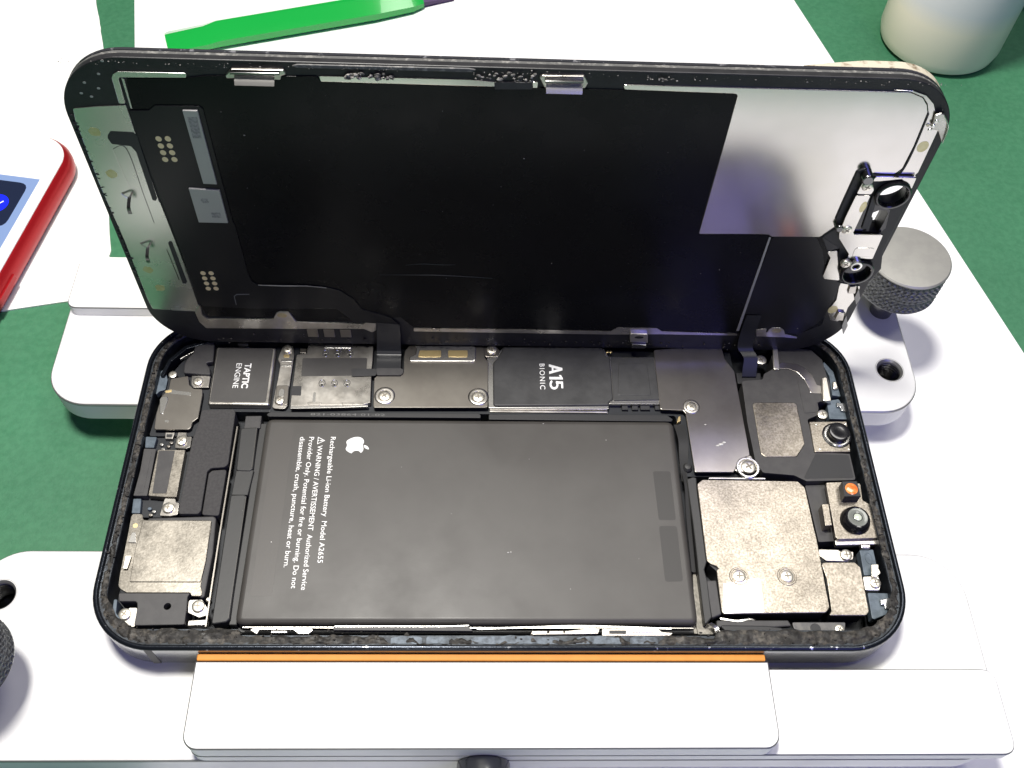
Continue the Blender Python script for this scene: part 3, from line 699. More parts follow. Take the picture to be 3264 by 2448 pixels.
board = prism("white_board", [(-107 - 0.206 * 150, 300), (126.1 - 0.2355 * 255.6, 300), (126.1 + 0.2355 * 126.4, -82), (-107 + 0.206 * 232, -82)], BOARD_Z, MAT_Z + 0.005, BOARD, None, 0.15, 3)
tag(board, "large white board lying askew on the green mat under the clamp", "board")

# tissue with torn, wavy edge
edge = [(-123.8, 174.4), (-116.2, 150.4), (-97.6, 73.0), (-95.5, 60.0)]
pp = []
for i in range(len(edge) - 1):
    for k in range(14):
        t = k / 14
        x = edge[i][0] + (edge[i + 1][0] - edge[i][0]) * t; y = edge[i][1] + (edge[i + 1][1] - edge[i][1]) * t
        pp.append((x + 0.35 * noise.noise(Vector((x, y * 0.9, 2))) + 0.2 * noise.noise(Vector((x * 3, y * 2.7, 5))), y))
pp += [(-96, 58.2), (-106.5, 56.2), (-118.4, 53.6), (-250, 40), (-250, 300), (-160, 300)]
paper = prism("white_tissue", pp, MAT_Z + 0.5, MAT_Z + 0.005, PAPER, None, 0.1, 0)
tag(paper, "white tissue sheet with a ragged edge under the red phone", "tissue")

# ------------------------------------------------------------ clamp that holds the phone
CL = (-4, 3, MAT_Z)
clamp = empty("phone_clamp", CL)
ROOTLOC["phone_clamp"] = CL
tag(clamp, "white aluminium phone clamp with knurled grey knobs and orange pad", "clamp")
def flip(p, f): return [(-7.6 - x, 6.2 - y) for x, y in p] if f else p
def knob(x, y):
    R, z0, z1, N, M = 8.9, 0.6, 10.0, 132, 28
    verts, faces = [], []
    for j in range(M + 1):
        z = z0 + 0.5 + (z1 - z0 - 1.0) * j / M
        for k in range(N):
            a = 2 * math.pi * k / N
            s1 = abs(((a * 44 / (2 * math.pi) + z * 0.78) % 1) * 2 - 1)
            s2 = abs(((a * 44 / (2 * math.pi) - z * 0.78) % 1) * 2 - 1)
            rr = R - 0.42 * max(s1, s2) ** 1.6
            verts.append((x + rr * math.cos(a), y + rr * math.sin(a), z))
    for j in range(M):
        for k in range(N):
            k2 = (k + 1) % N
            faces.append((j * N + k, j * N + k2, (j + 1) * N + k2, (j + 1) * N + k))
    kn = obj("knob", verts, faces, KNURL, clamp, smooth=False)
    lathe("knob_top", [(8.5, z1 - 0.55), (8.88, z1 - 0.5), (8.85, z1 - 0.3), (8.55, z1 - 0.02), (8.4, z1), (0.02, z1 + 0.01)], KNOBTOP, kn, 64, (x, y))
    lathe("knob_base", [(3.0, z0), (8.5, z0), (8.8, z0 + 0.5), (8.4, z0 + 0.55)], KNURL, kn, 64, (x, y))
    lathe("shaft", [(2.5, -12), (2.5, -3), (2.35, -2.4), (2.3, z0 + 0.2)], STEELROD, kn, 32, (x, y))
    for c in kn.children: c.location = (0, 0, 0)
for f, kx, ky, hx, hy in ((False, -91.9, -38.4, -93.7, -22.4), (True, 87.7, 47.4, 86.1, 30.7)):
    lower = prism("lower_slab", rrect(94.1, 19.35, 9.0, 12, *((-4.9, -32.75) if not f else (-2.7, 38.95)), 4), -9.0, -14.5, ALU, clamp, 0.22, 0, 1, edge=ALUEDGE)
    c1 = lathe("cutter", [(2.6, -16), (2.6, -9.4), (3.15, -8.8), (3.15, -7)], ALU, None, 40, (hx, hy))
    c1.location = lower.location.copy() * 0
    lower.location = (0, 0, 0); lower.parent = None
    cut(lower, c1)
    lm = lower.data
    lm.materials.clear(); lm.materials.append(ALU); lm.materials.append(ALUEDGE)
    for p_ in lm.polygons: p_.material_index = 1 if (0.1 < p_.normal.z < 0.95) else 0
    attach(lower, clamp)
    fx, fy = (-4.9, -32.75) if not f else (-2.7, 38.95)
    sweep("slab_dark_edge_line", [(rrect(94.1 - 0.34, 19.35 - 0.34, 8.66, 12, fx, fy), -8.992), (rrect(94.1 - 0.30, 19.35 - 0.30, 8.7, 12, fx, fy), -8.985), (rrect(94.1 + 0.012, 19.35 + 0.012, 9.0, 12, fx, fy), -9.27), (rrect(94.1 + 0.012, 19.35 + 0.012, 9.0, 12, fx, fy), -9.6)], ALUEDGE, clamp)  # added strip; the slab edge's dark reflection is in its colour
    # thread inside the hole
    th_v, th_f, N, M = [], [], 40, 40
    for j in range(M + 1):
        z = -9.9 - 4.6 * j / M
        for k in range(N):
            a = 2 * math.pi * k / N
            rr = 2.58 - 0.30 * abs((((z + a / (2 * math.pi) * 0.8) / 0.8) % 1) * 2 - 1)
            th_v.append((hx + rr * math.cos(a), hy + rr * math.sin(a), z))
    for j in range(M):
        for k in range(N):
            k2 = (k + 1) % N
            th_f.append((j * N + k, (j + 1) * N + k, (j + 1) * N + k2, j * N + k2))
    th_f.append(tuple(M * N + k for k in range(N)))
    tb = obj("threaded_bushing", th_v, th_f, STEELROD, clamp, smooth=True)
    sweep("chamfer_ring", [(disc((hx, hy), 2.5, 40), -9.75), (disc((hx, hy), 2.62, 40), -9.38), (disc((hx, hy), 3.12, 40), -8.985), (disc((hx, hy), 3.2, 40), -8.99)], KNOBTOP, tb)
    for c in tb.children: c.location = (0, 0, 0)
    prism("upper_slab", fillet(flip([(-53.4, -52.0), (88.9, -52.0), (88.9, -37.0), (-53.4, -37.0)], f), 2.6, 8), -6.3, -8.996, ALU, clamp, 0.22, 0, 1, edge=ALUEDGE)
    prism("clamp_block", [(-53.6, -37.1)] + [(-53.6 + 2.6 - 2.6 * math.cos(a), -51.9 + 2.6 - 2.6 * math.sin(a)) for a in [math.pi / 2 * k / 8 for k in range(9)]] + [(46.5 - 2.6 + 2.6 * math.sin(a), -51.9 + 2.6 - 2.6 * math.cos(a)) for a in [math.pi / 2 * k / 8 for k in range(9)]] + [(46.5, -37.1)] if not f else [(-53.6, 51.9), (46.5, 51.9), (46.5, 37.1), (-53.6, 37.1)], -2.0, -6.296, ALU, clamp, 0.24, 0, 1, edge=ALUEDGE)
    prism("silicone_pad", [(x, y if not f else -y) for x, y in ((-53.4, -37.06), (46.0, -37.06), (46.0, -35.8), (-53.4, -35.8))], -1.75, -6.2, ORANGE, clamp, 0.2, 0.3)
    knob(kx, ky)
for x in (-46, 40):
    box("guide_rail", x - 6, x + 6, -50, 56, BOARD_Z + 0.003, -14.503, ALU, clamp, 0.3)
rod = lathe("lead_screw", [(4.4, 0), (4.6, 0.4), (4.6, 24.6), (4.4, 25)], STEELROD, None, 40)
rod.rotation_euler = (math.radians(90), 0, 0)
rod.location = Vector((-3.6, -52.1, -10.0)) * MM
attach(rod, clamp)
# ------------------------------------------------------------ the opened phone: tray with its components
PH = (0, 0, -7.65)
phone = empty("opened_phone", PH)
ROOTLOC["opened_phone"] = PH
tag(phone, "opened dark smartphone body with exposed battery, chips and screws, held in the clamp", "smartphone")

OUT = lambda d, cy=0.0: rrect(73.35 - d, 35.75 - d, 12.0 - d, 14, 0, 0)
INN = lambda d: rrect(71.0 - d, 33.1 - d, 9.0 - d, 14, 0, 0.2)
frame = sweep("frame", [(OUT(0.9), -7.65), (OUT(0.3), -7.45), (OUT(0.0), -6.9), (OUT(0.0), -0.62)], RIM, phone)
sweep("rim", [(OUT(0.0), -0.62), (OUT(0.02), -0.42), (OUT(0.10), -0.24), (OUT(0.28), -0.08), (OUT(0.55), 0.0), (OUT(0.8), -0.05), (OUT(0.95), -0.25), (OUT(1.0), -0.75)], RIMWORN, phone)
sweep("ledge", [(OUT(1.0), -0.75), (OUT(1.9), -0.82), (INN(0.0), -0.85), (INN(0.12), -1.0), (INN(0.15), -6.4)], LEDGE, phone)
sweep("back_shell", [(OUT(0.9), -7.65), (OUT(0.92), -7.60), (OUT(1.5), -6.5), (INN(0.1), -6.42)], INNER, phone, close_last=True)
# antenna break in the front side of the frame
prism("antenna_line", [(-62.3, -35.80), (-61.0, -35.80), (-61.0, -35.4), (-62.3, -35.4)], -0.55, -7.2, GREYBLACK, phone, 0, 0)

# torn black adhesive on the ledge
ADO = rrect(73.35 - 1.15, 35.75 - 1.15, 10.85, 60, 0, 0, 260)
ADI = rrect(70.95, 32.35, 8.9, 60, 0, 0.7, 260)
def adw(i, n):
    x, y = ADO[i]
    w = 0.92 + 0.28 * noise.noise(Vector((x * 0.35, y * 0.35, 1)))
    if y < -34 and -46 < x < 37:
        w *= 0.62 + 0.25 * noise.noise(Vector((x * 0.5, 0, 14.2)))
    if y < -34 and -21 < x < 28:
        w *= max(0.12, 0.45 + 1.1 * noise.noise(Vector((x * 0.33, 0, 4.2))) + 0.35 * noise.noise(Vector((x * 1.3, 0, 4.2))))
    return max(0.0, min(1.02, w))
for x0_, x1_ in ((-68, -46.5), (38.5, 66.5)):
    box("ledge_shelf", x0_, x1_, -33.2, -31.75, -4.0, -0.92, LEDGE, phone, 0.05, 0.3)
ad = rough_strip("adhesive_residue", ADI, ADO, -0.80, ADHESIVE, phone, adw, 8, 3.0, 0.42)
cr = []
rnd = random.Random(5)
for k in range(420):
    i = rnd.randrange(len(ADO))
    t = rnd.uniform(0.0, 1.0)
    x = ADO[i][0] + (ADI[i][0] - ADO[i][0]) * t; y = ADO[i][1] + (ADI[i][1] - ADO[i][1]) * t
    if -9 < x < 34 and y < 0 and rnd.random() < 0.6: continue
    if y > 29 and -60 < x < 60: continue
    cr.append((x, y, -0.62 + rnd.uniform(-0.1, 0.18), rnd.uniform(0.06, 0.24)))
crumbs("adhesive_crumbs", cr, ADHESIVE, phone, 3)

def bare(x0, x1, seed):
    lo, hi = [], []
    n = 22
    for k in range(n + 1):
        x = x0 + (x1 - x0) * k / n
        lo.append((x, -34.45 + 0.12 * noise.noise(Vector((x * 0.8, seed, 0)))))
        hi.append((x, -33.0 + 0.3 * noise.noise(Vector((x * 0.45, seed, 3))) - 0.5 * (1 - math.sin(math.pi * k / n) ** 0.4)))
    return lo + hi[::-1]
for k, (x0, x1) in enumerate(((-20, -14.5), (-13.8, -9.8), (-6.0, 9.5), (12.5, 20.5), (22, 27))):
    prism("bare_metal", bare(x0, x1, k * 3.7), -0.62, -0.9, BLUEMETAL, phone, 0.02, 0)
# board and fill under the components, so gaps look into depth
prism("circuit_board", [(-70.6, 8.5), (-61, 8.5), (-61, 14.4), (35.5, 14.4), (36.0, 0.2), (49, 0.2), (49, 30.6), (-62, 30.6), (-66, 29), (-69.6, 22)], -2.9, -6.3, INNER, phone, 0.05, 0.5)
prism("port_bay", [(-70.6, 8.3), (-61.6, 8.3), (-61.6, -9.2), (-70.3, -9.2)], -3.2, -6.3, INNER, phone, 0.05, 0.4)

def pl(name, key, z1, th, m, parent=None, bev=0.06, r=0.3, seg=2):
    return prism(name, P[key], z1, z1 - th, m, parent or phone, bev, r, seg)

# vibration motor
hm = pl("vibration_motor", 'haptic', -1.4, 4.5, STEEL, None, 0.32, 0.5, 3)
pl("motor_label", 'haptic_label', -1.385, 0.05, HLABEL, hm, 0.01, 0.5).location = (0, 0, 0)
text("lettering", "TAPTIC", PRINT, hm, -53.62, 25.3, 19.15, 1.28, -1.372, 0.030)
text("lettering", "ENGINE", PRINT, hm, -55.42, 25.3, 19.15, 1.15, -1.372, 0.0, 1.0)
pl("motor_tab", 'haptic_tab', -2.05, 0.3, STEEL, hm, 0.06, 0.3)
def fix(o):
    for c in o.children: c.location = (0, 0, 0)

# strap beside the motor
st = pl("bracket", 'strap', -2.0, 0.4, STEEL, None, 0.08, 0.7)
pl("raised_pad", 'strap_pad', -1.72, 0.35, DARKSTEEL, st, 0.14, 0.5)
prism("dimple", disc((-45.4, 18.3), 0.62, 20, 1.05), -1.66, -1.80, BRIGHT, st, 0.05, 0)
prism("bend", [(-46.4, 26.1), (-44.1, 26.1), (-44.1, 26.7), (-46.4, 26.7)], -1.72, -2.1, BRIGHT, st, 0.15, 0.1)
prism("bend", [(-46.4, 25.0), (-44.2, 25.0), (-44.2, 25.4), (-46.4, 25.4)], -1.80, -2.1, BRIGHT, st, 0.12, 0.1)
prism("contact_pad", [(-46.1, 27.4), (-44.9, 27.4), (-44.9, 28.1), (-46.1, 28.1)], -1.94, -2.1, GOLD, st, 0.03, 0.1)

# microphone plate and corner
mp = pl("shield_plate", 'mic_plate', -1.7, 0.35, DARKSTEEL, None, 0.10, 0.4)
pl("raised_pad", 'mic_step', -1.50, 0.25, BRIGHT, mp, 0.10, 0.3)
prism("stamped_slot", [(-67.7, 11.0), (-66.9, 11.0), (-66.9, 11.55), (-67.7, 11.55)], -1.67, -1.72, BRIGHT, mp, 0.01, 0.15)
prism("flex_strip", [(-69.3, 18.3), (-68.0, 19.0), (-66.8, 18.6), (-63.6, 18.2), (-63.6, 17.4), (-67.6, 17.8)], -1.66, -1.75, BRIGHT, mp, 0.02, 0.2)
prism("contact_pad", [(-68.9, 18.5), (-67.6, 18.8), (-67.6, 18.2), (-68.8, 18.0)], -1.60, -1.75, GOLD, mp, 0.03, 0.1)
pl("corner_cover", 'corner_flex', -1.5, 1.6, GREYBLACK, None, 0.22, 0.4, 3)
for i in range(4):
    a = Vector((-67.4 + i * 0.55, 26.6 + i * 0.42)); d = Vector((0.75, 0.62))
    n2 = Vector((-0.62, 0.75)) * 0.13
    prism("contact_finger", [tuple(a - n2), tuple(a + d * 1.3 - n2), tuple(a + d * 1.3 + n2), tuple(a + n2)], -1.75, -2.3, BRIGHT, phone, 0.04, 0.05)
pl("plastic_trim", 'blue_trim', -2.2, 1.4, BLUE, None, 0.2, 0.6)
prism("corner_wall", [(-70.6, 22), (-69.6, 26), (-66.8, 29.6), (-62, 31.2), (-58, 31.6), (-58, 31.0), (-62, 30.5), (-66.2, 28.9), (-68.9, 25.6), (-69.8, 22)], -1.3, -5, RIMWORN, phone, 0.12, 0.3)
prism("metal_tab", [(-67.4, 9.1), (-65.4, 9.1), (-65.6, 7.6), (-67.2, 7.6)], -2.3, -3.6, STEEL, phone, 0.2, 0.2)
prism("metal_tab", [(-67.0, 8.6), (-65.8, 8.6), (-65.9, 7.9), (-66.9, 7.9)], -2.26, -2.4, BLACK, phone, 0.02, 0.1)
prism("spring_contact", [(-56.2, 30.4), (-53.9, 30.4), (-53.9, 31.3), (-56.2, 31.3)], -1.9, -2.6, BRIGHT, phone, 0.25, 0.4)
prism("small_chip", [(-42.9, 28.7), (-41.6, 28.7), (-41.6, 29.9), (-42.9, 29.9)], -2.2, -2.9, DARKSTEEL, phone, 0.2, 0.1)

# foam blocks and loudspeaker
pl("foam_block", 'foam', -1.5, 3.5, FOAM, None, 0.16, 0.7)
pl("foam_block", 'foam2', -1.62, 3.2, FOAM, None, 0.12, 0.5)
pl("speaker_body", 'speaker_body', -1.95, 4.2, GREYBLACK, None, 0.25, 0.6)
sc = pl("speaker_cover", 'speaker_cover', -1.72, 0.4, GRAIN2, None, 0.08, 0.7)
pl("raised_panel", 'speaker_plate', -1.52, 0.25, GRAIN2, sc, 0.10, 0.25)
prism("contact_spring", [(-69.1, -13.1), (-68.45, -13.1), (-67.95, -15.15), (-69.45, -15.15)], -1.40, -1.75, BRIGHT, sc, 0.05, 0.1)
pl("contact_spring", 'speaker_clip2', -1.1, 0.2, SCREW, sc, 0.06, 0.15)
prism("grease_spot", disc((-68.9, -11.6), 0.45, 16), -1.695, -1.73, GOLD, sc, 0.01, 0)
ft = pl("speaker_foot", 'speaker_foot', -1.85, 3.6, GREYBLACK, None, 0.12, 0.35)
cutc = lathe("cutter", [(0.66, -4), (0.66, 0)], BLACK, None, 24, (-60.13, -27.28))
ft.parent = None; ft.location = (0, 0, 0); cut(ft, cutc); attach(ft, phone)
pl("bracket", 'foot_bracket', -2.4, 0.4, STEEL, None, 0.08, 0.4)
pl("bracket", 'foot_bracket2', -2.4, 0.4, STEEL, None, 0.08, 0.4)
prism("bent_tab", [(-56.3, -29.5), (-52.9, -29.3), (-52.9, -30.4), (-56.3, -30.6)], -2.7, -4.0, STEEL, phone, 0.2, 0.2)
prism("bent_tab", [(-54.9, -30.0), (-53.6, -30.0), (-53.6, -30.5), (-54.9, -30.5)], -2.45, -2.9, BRIGHT, phone, 0.05, 0.1)
prism("grommet", disc((-53.2, -25.9), 0.45, 18), -1.9, -3.5, STEEL, phone, 0.15, 0)
prism("corner_wall", [(-69.6, -26.2), (-69.0, -26.2), (-68.7, -28.7), (-66.6, -31.0), (-65.2, -31.3), (-65.2, -31.8), (-67.2, -31.5), (-69.4, -29.2)], -1.2, -5, BLUE, phone, 0.12, 0.3)

# charging port
pt = pl("charging_port", 'port_right', -1.62, 3.4, GRAIN2, None, 0.12, 0.25)
pl("port_label", 'port_right_in', -1.54, 0.1, GREYBLACK, pt, 0.02, 0.15)
pf = pl("port_flange", 'port_left', -1.60, 3.0, GREYBLACK, None, 0.08, 0.2)
pl("port_label", 'port_left_in', -1.55, 0.1, GREYBLACK, pf, 0.02, 0.15)
pl("port_cap", 'port_cap', -2.0, 2.4, BLUE, None, 0.15, 0.25)
pl("port_cap", 'port_cap2', -2.0, 2.4, BLUE, None, 0.15, 0.25)
pl("bracket", 'port_bracket', -1.95, 0.4, STEEL, None, 0.08, 0.25)
pl("bracket", 'port_bracket2', -1.95, 0.4, STEEL, None, 0.08, 0.25)
for (x, y, m) in ((-67.7, 6.5, BRIGHT), (-66.3, 6.1, DARKSTEEL), (-67.2, 5.4, BRIGHT), (-67.3, -7.6, BLUE), (-66.4, -8.2, BRIGHT), (-66.9, -8.9, DARKSTEEL), (-65.9, 6.9, DARKSTEEL)):
    prism("small_component", disc((x, y), 0.42, 10, 0.33), -2.6, -3.4, m, phone, 0.12, 0)

# card reader
sim = pl("card_reader", 'sim', -1.5, 2.4, STEEL, None, 0.10, 0.25)
pl("grey_label", 'sim_label', -1.44, 0.08, HLABEL, sim, 0.02, 0.25)
pl("tape_square", 'sim_tape', -1.43, 0.08, BLACK, sim, 0.02, 0.2)
pl("top_tab", 'sim_tab', -1.30, 0.25, BRIGHT, sim, 0.15, 0.2)
for i, (x, y) in enumerate(P['sim_holes'][:6]):
    sweep("contact_hole", [(disc((x, y), 0.72, 24, 0.95), -1.495), (disc((x, y), 0.66, 24, 0.90), -1.43), (disc((x, y), 0.56, 24, 0.80), -1.43), (disc((x, y), 0.50, 24, 0.74), -1.49)], BRIGHT, sim, closed=False)
    prism("contact_pin", [(x - 0.22, y - 0.70), (x + 0.22, y - 0.70), (x + 0.22, y - 0.15), (x - 0.22, y - 0.15)], -1.47, -1.55, BLACK, sim, 0.01, 0.05)
    prism("contact_pin", [(x - 0.3, y - 0.1), (x + 0.3, y - 0.1), (x + 0.26, y + 0.62), (x - 0.26, y + 0.62)], -1.46, -1.55, BRIGHT, sim, 0.05, 0.1)
pl("front_lip", 'sim_lip', -1.62, 0.5, BRIGHT, sim, 0.15, 0.15)
pl("stamped_slot", 'sim_mark', -1.46, 0.08, BRIGHT, sim, 0.02, 0.1)
prism("latch", [(-40.0, 15.9), (-36.8, 15.9), (-37.3, 15.2), (-39.5, 15.2)], -1.42, -1.8, STEEL, sim, 0.1, 0.15)
prism("latch", [(-33.0, 15.9), (-30.2, 15.9), (-30.6, 15.3), (-32.6, 15.3)], -1.42, -1.8, STEEL, sim, 0.1, 0.15)

# connector shield with spring clip
sh = pl("connector_shield", 'shield', -1.5, 0.4, DARKSTEEL, None, 0.10, 0.5)
spc = pl("spring_clip", 'shield_spring', -1.28, 0.2, BRIGHT, sh, 0.08, 0.15)
s = P['shield_slots']
for i in (0, 4): prism("clip_slot", s[i:i + 4], -1.25, -1.3, BLACK, sh, 0.01, 0.25)
pl("raised_step", 'shield_step', -1.15, 0.4, BRIGHT, sh, 0.18, 0.5)
s = P['shield_gold']
for i in (0, 4): prism("gold_window", s[i:i + 4], -1.10, -1.2, GOLD, sh, 0.05, 0.3)
pl("screw_ear", 'screwtab', -1.60, 0.4, DARKSTEEL, sh, 0.10, 0.6)
for (x, y) in P['screws'][8:10]:
    lathe("screw_cup", [(2.15, -1.52), (2.0, -1.38), (1.7, -1.32), (1.35, -1.34), (1.25, -1.45)], STEEL, sh, 32, (x, y + 0.1))

# processor cover
cf = pl("chip_frame", 'chip_frame', -1.75, 1.4, BRIGHT, None, 0.18, 0.4)
cc = pl("processor_cover", 'chip_cover', -1.32, 0.55, TAPE, None, 0.30, 0.8, 3)
def arc5(r0, r1, a0, a1, n=16):
    A = [math.radians(a0 + (a1 - a0) * k / n) for k in range(n + 1)]
    return [(1.27 + r1 * 0.95 * math.cos(a), 0.325 + r1 * math.sin(a)) for a in A] + [(1.27 + r0 * 0.95 * math.cos(a), 0.325 + r0 * math.sin(a)) for a in A[::-1]]
glyphs("lettering", [[(0, 0), (.16, 0), (.39, 1), (.23, 1)], [(.46, 0), (.62, 0), (.39, 1), (.23, 1)], [(.12, .20), (.50, .20), (.46, .34), (.16, .34)],
    [(.80, 0), (.96, 0), (.96, 1), (.86, 1), (.68, .87), (.68, .71), (.80, .79)], [(1.08, .86), (1.50, .86), (1.50, 1), (1.08, 1)], [(1.06, .48), (1.20, .46), (1.23, .88), (1.09, .88)], arc5(.185, .33, 128, -150)], PRINT, cc, 9.6, 25.9, 19.45, 2.8, -1.305, 1.6)
text("lettering", "BIONIC", PRINT, cc, 7.62, 26.0, 19.55, 1.08, -1.305, 0.004, 1.25)
c2 = pl("memory_cover", 'chip_cover2', -1.45, 0.4, TAPE, None, 0.08, 0.2)
pl("raised_panel", 'chip_pad2', -1.36, 0.15, TAPE, c2, 0.14, 0.5)
pl("frame_lip", 'chip_lip', -2.5, 0.6, STEEL, None, 0.15, 0.1)
pl("frame_lip", 'chip_lip2', -1.6, 0.5, BRIGHT, None, 0.15, 0.1)
for i, (x, y) in enumerate(P['smallchips'][:4]):
    w = (0.62, 0.62, 1.0, 0.5)[i]
    box("small_component", x - w, x + w, y - 0.55, y + 0.5, -3.0, -2.25, BLACK, phone, 0.12, 0.1)
for (x, y) in P['gold_dots'][:2]:
    prism("gold_dot", disc((x, y), 0.27, 16), -1.6, -1.9, GOLD, phone, 0.05, 0)
prism("board_edge", [(-47.2, 13.9), (-5, 14.0), (-4.6, 13.6), (-4.6, 12.9), (-47.4, 12.8), (-47.9, 13.3)], -2.0, -4.5, BLACK, phone, 0.12, 0.3)
prism("board_edge", [(-3, 14.1), (33.6, 14.3), (34.8, 13.2), (34.4, 12.7), (-3, 12.8)], -2.4, -4.5, BLACK, phone, 0.12, 0.3)

# right-hand shield
s2 = pl("antenna_shield", 'shield2', -1.4, 0.4, DARKSTEEL, None, 0.10, 0.5)
pl("screw_ear", 'shield2_ear', -1.6, 0.5, STEEL, s2, 0.12, 0.6)
lathe("screw_cup", [(1.75, -1.42), (1.62, -1.28), (1.38, -1.22), (1.1, -1.24), (1.02, -1.36)], STEEL, s2, 32, (38.64, 15.7))
sweep("stamped_ring", [([(48.3 + 2.35 * math.cos(a), 1.5 + 2.35 * math.sin(a)) for a in [2 * math.pi * k / 36 for k in range(36)]], -1.42), ([(48.3 + 2.2 * math.cos(a), 1.5 + 2.2 * math.sin(a)) for a in [2 * math.pi * k / 36 for k in range(36)]], -1.28), ([(48.3 + 1.9 * math.cos(a), 1.5 + 1.9 * math.sin(a)) for a in [2 * math.pi * k / 36 for k in range(36)]], -1.28), ([(48.3 + 1.75 * math.cos(a), 1.5 + 1.75 * math.sin(a)) for a in [2 * math.pi * k / 36 for k in range(36)]], -1.5)], BRIGHT, s2)
prism("top_lip", [(36, 30.7), (45.5, 30.7), (45.5, 31.2), (36, 31.2)], -1.3, -2.0, STEEL, s2, 0.1, 0.15)

# earpiece module
eb = pl("earpiece_module", 'ear_body', -1.9, 4.2, GREYBLACK, None, 0.2, 0.7)
em = pl("metal_window", 'ear_metal', -1.74, 0.3, GRAIN, eb, 0.16, 0.7)
pl("contact_spring", 'ear_gold1', -1.32, 0.5, SCREW, eb, 0.15, 0.4)
pl("contact_spring", 'ear_gold2', -1.0, 0.8, SCREW, eb, 0.15, 0.4)
pl("ribbon", 'ear_ribbon', -1.72, 0.15, DARKSTEEL, eb, 0.06, 0.4)
pl("raised_panel", 'ear_panel', -1.80, 0.15, GREYBLACK, eb, 0.06, 0.3)
prism("recess_step", [(59.2, -0.6), (69.2, -0.3), (69.3, 4.8), (62.6, 5.0)], -1.86, -1.95, BLACK, eb, 0.02, 0.3)
prism("connector_seat", [(49.6, 22.6), (54.6, 22.9), (54.9, 25.4), (49.6, 25.4)], -3.0, -5, BLACK, phone, 0.1, 0.3)

# front camera and depth sensors
fc = pl("front_camera", 'front_camera', -1.5, 3.8, GRAIN, None, 0.14, 0.25)
lathe("lens_mount", [(2.95, -1.52), (2.9, -1.38), (2.6, -1.32), (2.3, -1.36), (2.2, -1.45)], LENS, fc, 48, (67.6, 9.15))
lathe("chrome_ring", [(2.65, -1.36), (2.5, -1.18), (2.25, -1.15), (2.2, -1.3)], BRIGHT, fc, 48, (67.6, 9.15))
lathe("lens_barrel", [(2.15, -1.45), (2.12, 0.15), (1.95, 0.36), (1.5, 0.42), (0.9, 0.36), (0.02, 0.34)], LENS, fc, 48, (67.6, 9.12))
for (x, y) in ((63.9, 11.7), (70.0, 11.9), (63.6, 5.9), (69.4, 5.9)):
    prism("glue_dot", disc((x, y), 0.2, 10), -1.46, -1.55, BRIGHT, fc, 0.02, 0)
sb = pl("sensor_bracket", 'sensor_bracket', -1.5, 0.9, GRAIN, None, 0.12, 0.4)
prism("bracket_flange", [(63.0, -13.6), (71.2, -13.5), (71.2, -14.5), (63.0, -14.7)], -2.2, -3.2, STEEL, sb, 0.2, 0.2)
pj = pl("dot_projector", 'projector', 0.8, 3.4, BLACK, None, 0.08, 0.1)
c = P['projector_lens'][0]
lathe("lens", [(1.24, 0.79), (1.22, 0.86), (0.9, 0.93), (0.4, 0.965), (0.02, 0.97)], ORANGELENS, pj, 32, c)
ir = lathe("infrared_camera", [(2.9, -1.6), (2.85, -1.2), (2.5, -0.2), (2.15, 0.28), (1.98, 0.32), (1.9, 0.24)], LENS, phone, 48, (67.4, -9.95))
lathe("lens_window", [(1.92, 0.20), (1.88, 0.27), (1.0, 0.275), (0.85, 0.20)], IRGLASS, ir, 48, (67.4, -9.95))
lathe("lens", [(0.86, 0.15), (0.8, 0.22), (0.5, 0.31), (0.02, 0.35)], IRDOT, ir, 32, (67.4, -9.95))
pl("sensor_connector", 'sensor_conn', -1.0, 2.4, GRAIN, None, 0.12, 0.2)
pl("bent_tab", 'sensor_tab', -1.8, 1.2, STEEL, None, 0.25, 0.3)
pl("bay_floor", 'sensor_floor', -3.4, 2.6, GREYBLACK, None, 0.05, 0.3)

# rear camera cover
cv = pl("camera_cover", 'camera_cover', -1.2, 0.45, GRAIN, None, 0.14, 0.7)
pl("bright_cover_patch", 'camera_patch', -1.17, 0.06, BRIGHT, cv, 0.01, 0.3)  # thin patch of brighter, smoother metal on the cover's front left corner
pl("back_lip", 'camera_lip', -1.6, 0.4, STEEL, cv, 0.1, 0.15)
for (x, y) in P['screws'][15:17]:
    lathe("stamped_ring", [(1.85, -1.22), (1.72, -1.10), (1.52, -1.10), (1.40, -1.19)], GRAIN, cv, 40, (x, y))
prism("camera_body", [(38.2, -2), (58.5, -2), (58.6, -28.0), (39.6, -28.2), (39.6, -20.5), (38.2, -19)], -1.7, -6.2, BLACK, phone, 0.1, 0.5)
pl("flash_cover", 'camera_cover2', -1.35, 0.45, GRAIN, None, 0.12, 0.6)
prism("flash_body", [(59.6, -19), (65.4, -18.9), (66, -28.2), (59.4, -28.4)], -1.82, -6.2, BLACK, phone, 0.1, 0.5)
pl("bracket", 'cam_bracket', -2.0, 0.4, DARKSTEEL, None, 0.10, 0.4)
fb = pl("bracket", 'flash_bracket', -1.85, 0.35, STEEL, None, 0.10, 0.4)
pl("contact_spring", 'flash_gold', -1.3, 0.5, SCREW, fb, 0.12, 0.2)
bp = pl("plastic_trim", 'blue_panel', -2.5, 2.0, BLUE, None, 0.1, 0.2)
sweep("moulded_mark", [(disc((68.9, -17.2), 0.75, 24, 1.2), -2.49), (disc((68.9, -17.2), 0.70, 24, 1.15), -2.42), (disc((68.9, -17.2), 0.58, 24, 1.03), -2.42), (disc((68.9, -17.2), 0.53, 24, 0.98), -2.49)], BLUE, bp)
pl("plastic_trim", 'blue_panel2', -2.5, 2.0, BLUE, None, 0.1, 0.3)
pl("plastic_trim", 'blue_panel3', -2.5, 2.0, BLUE, None, 0.1, 0.3)
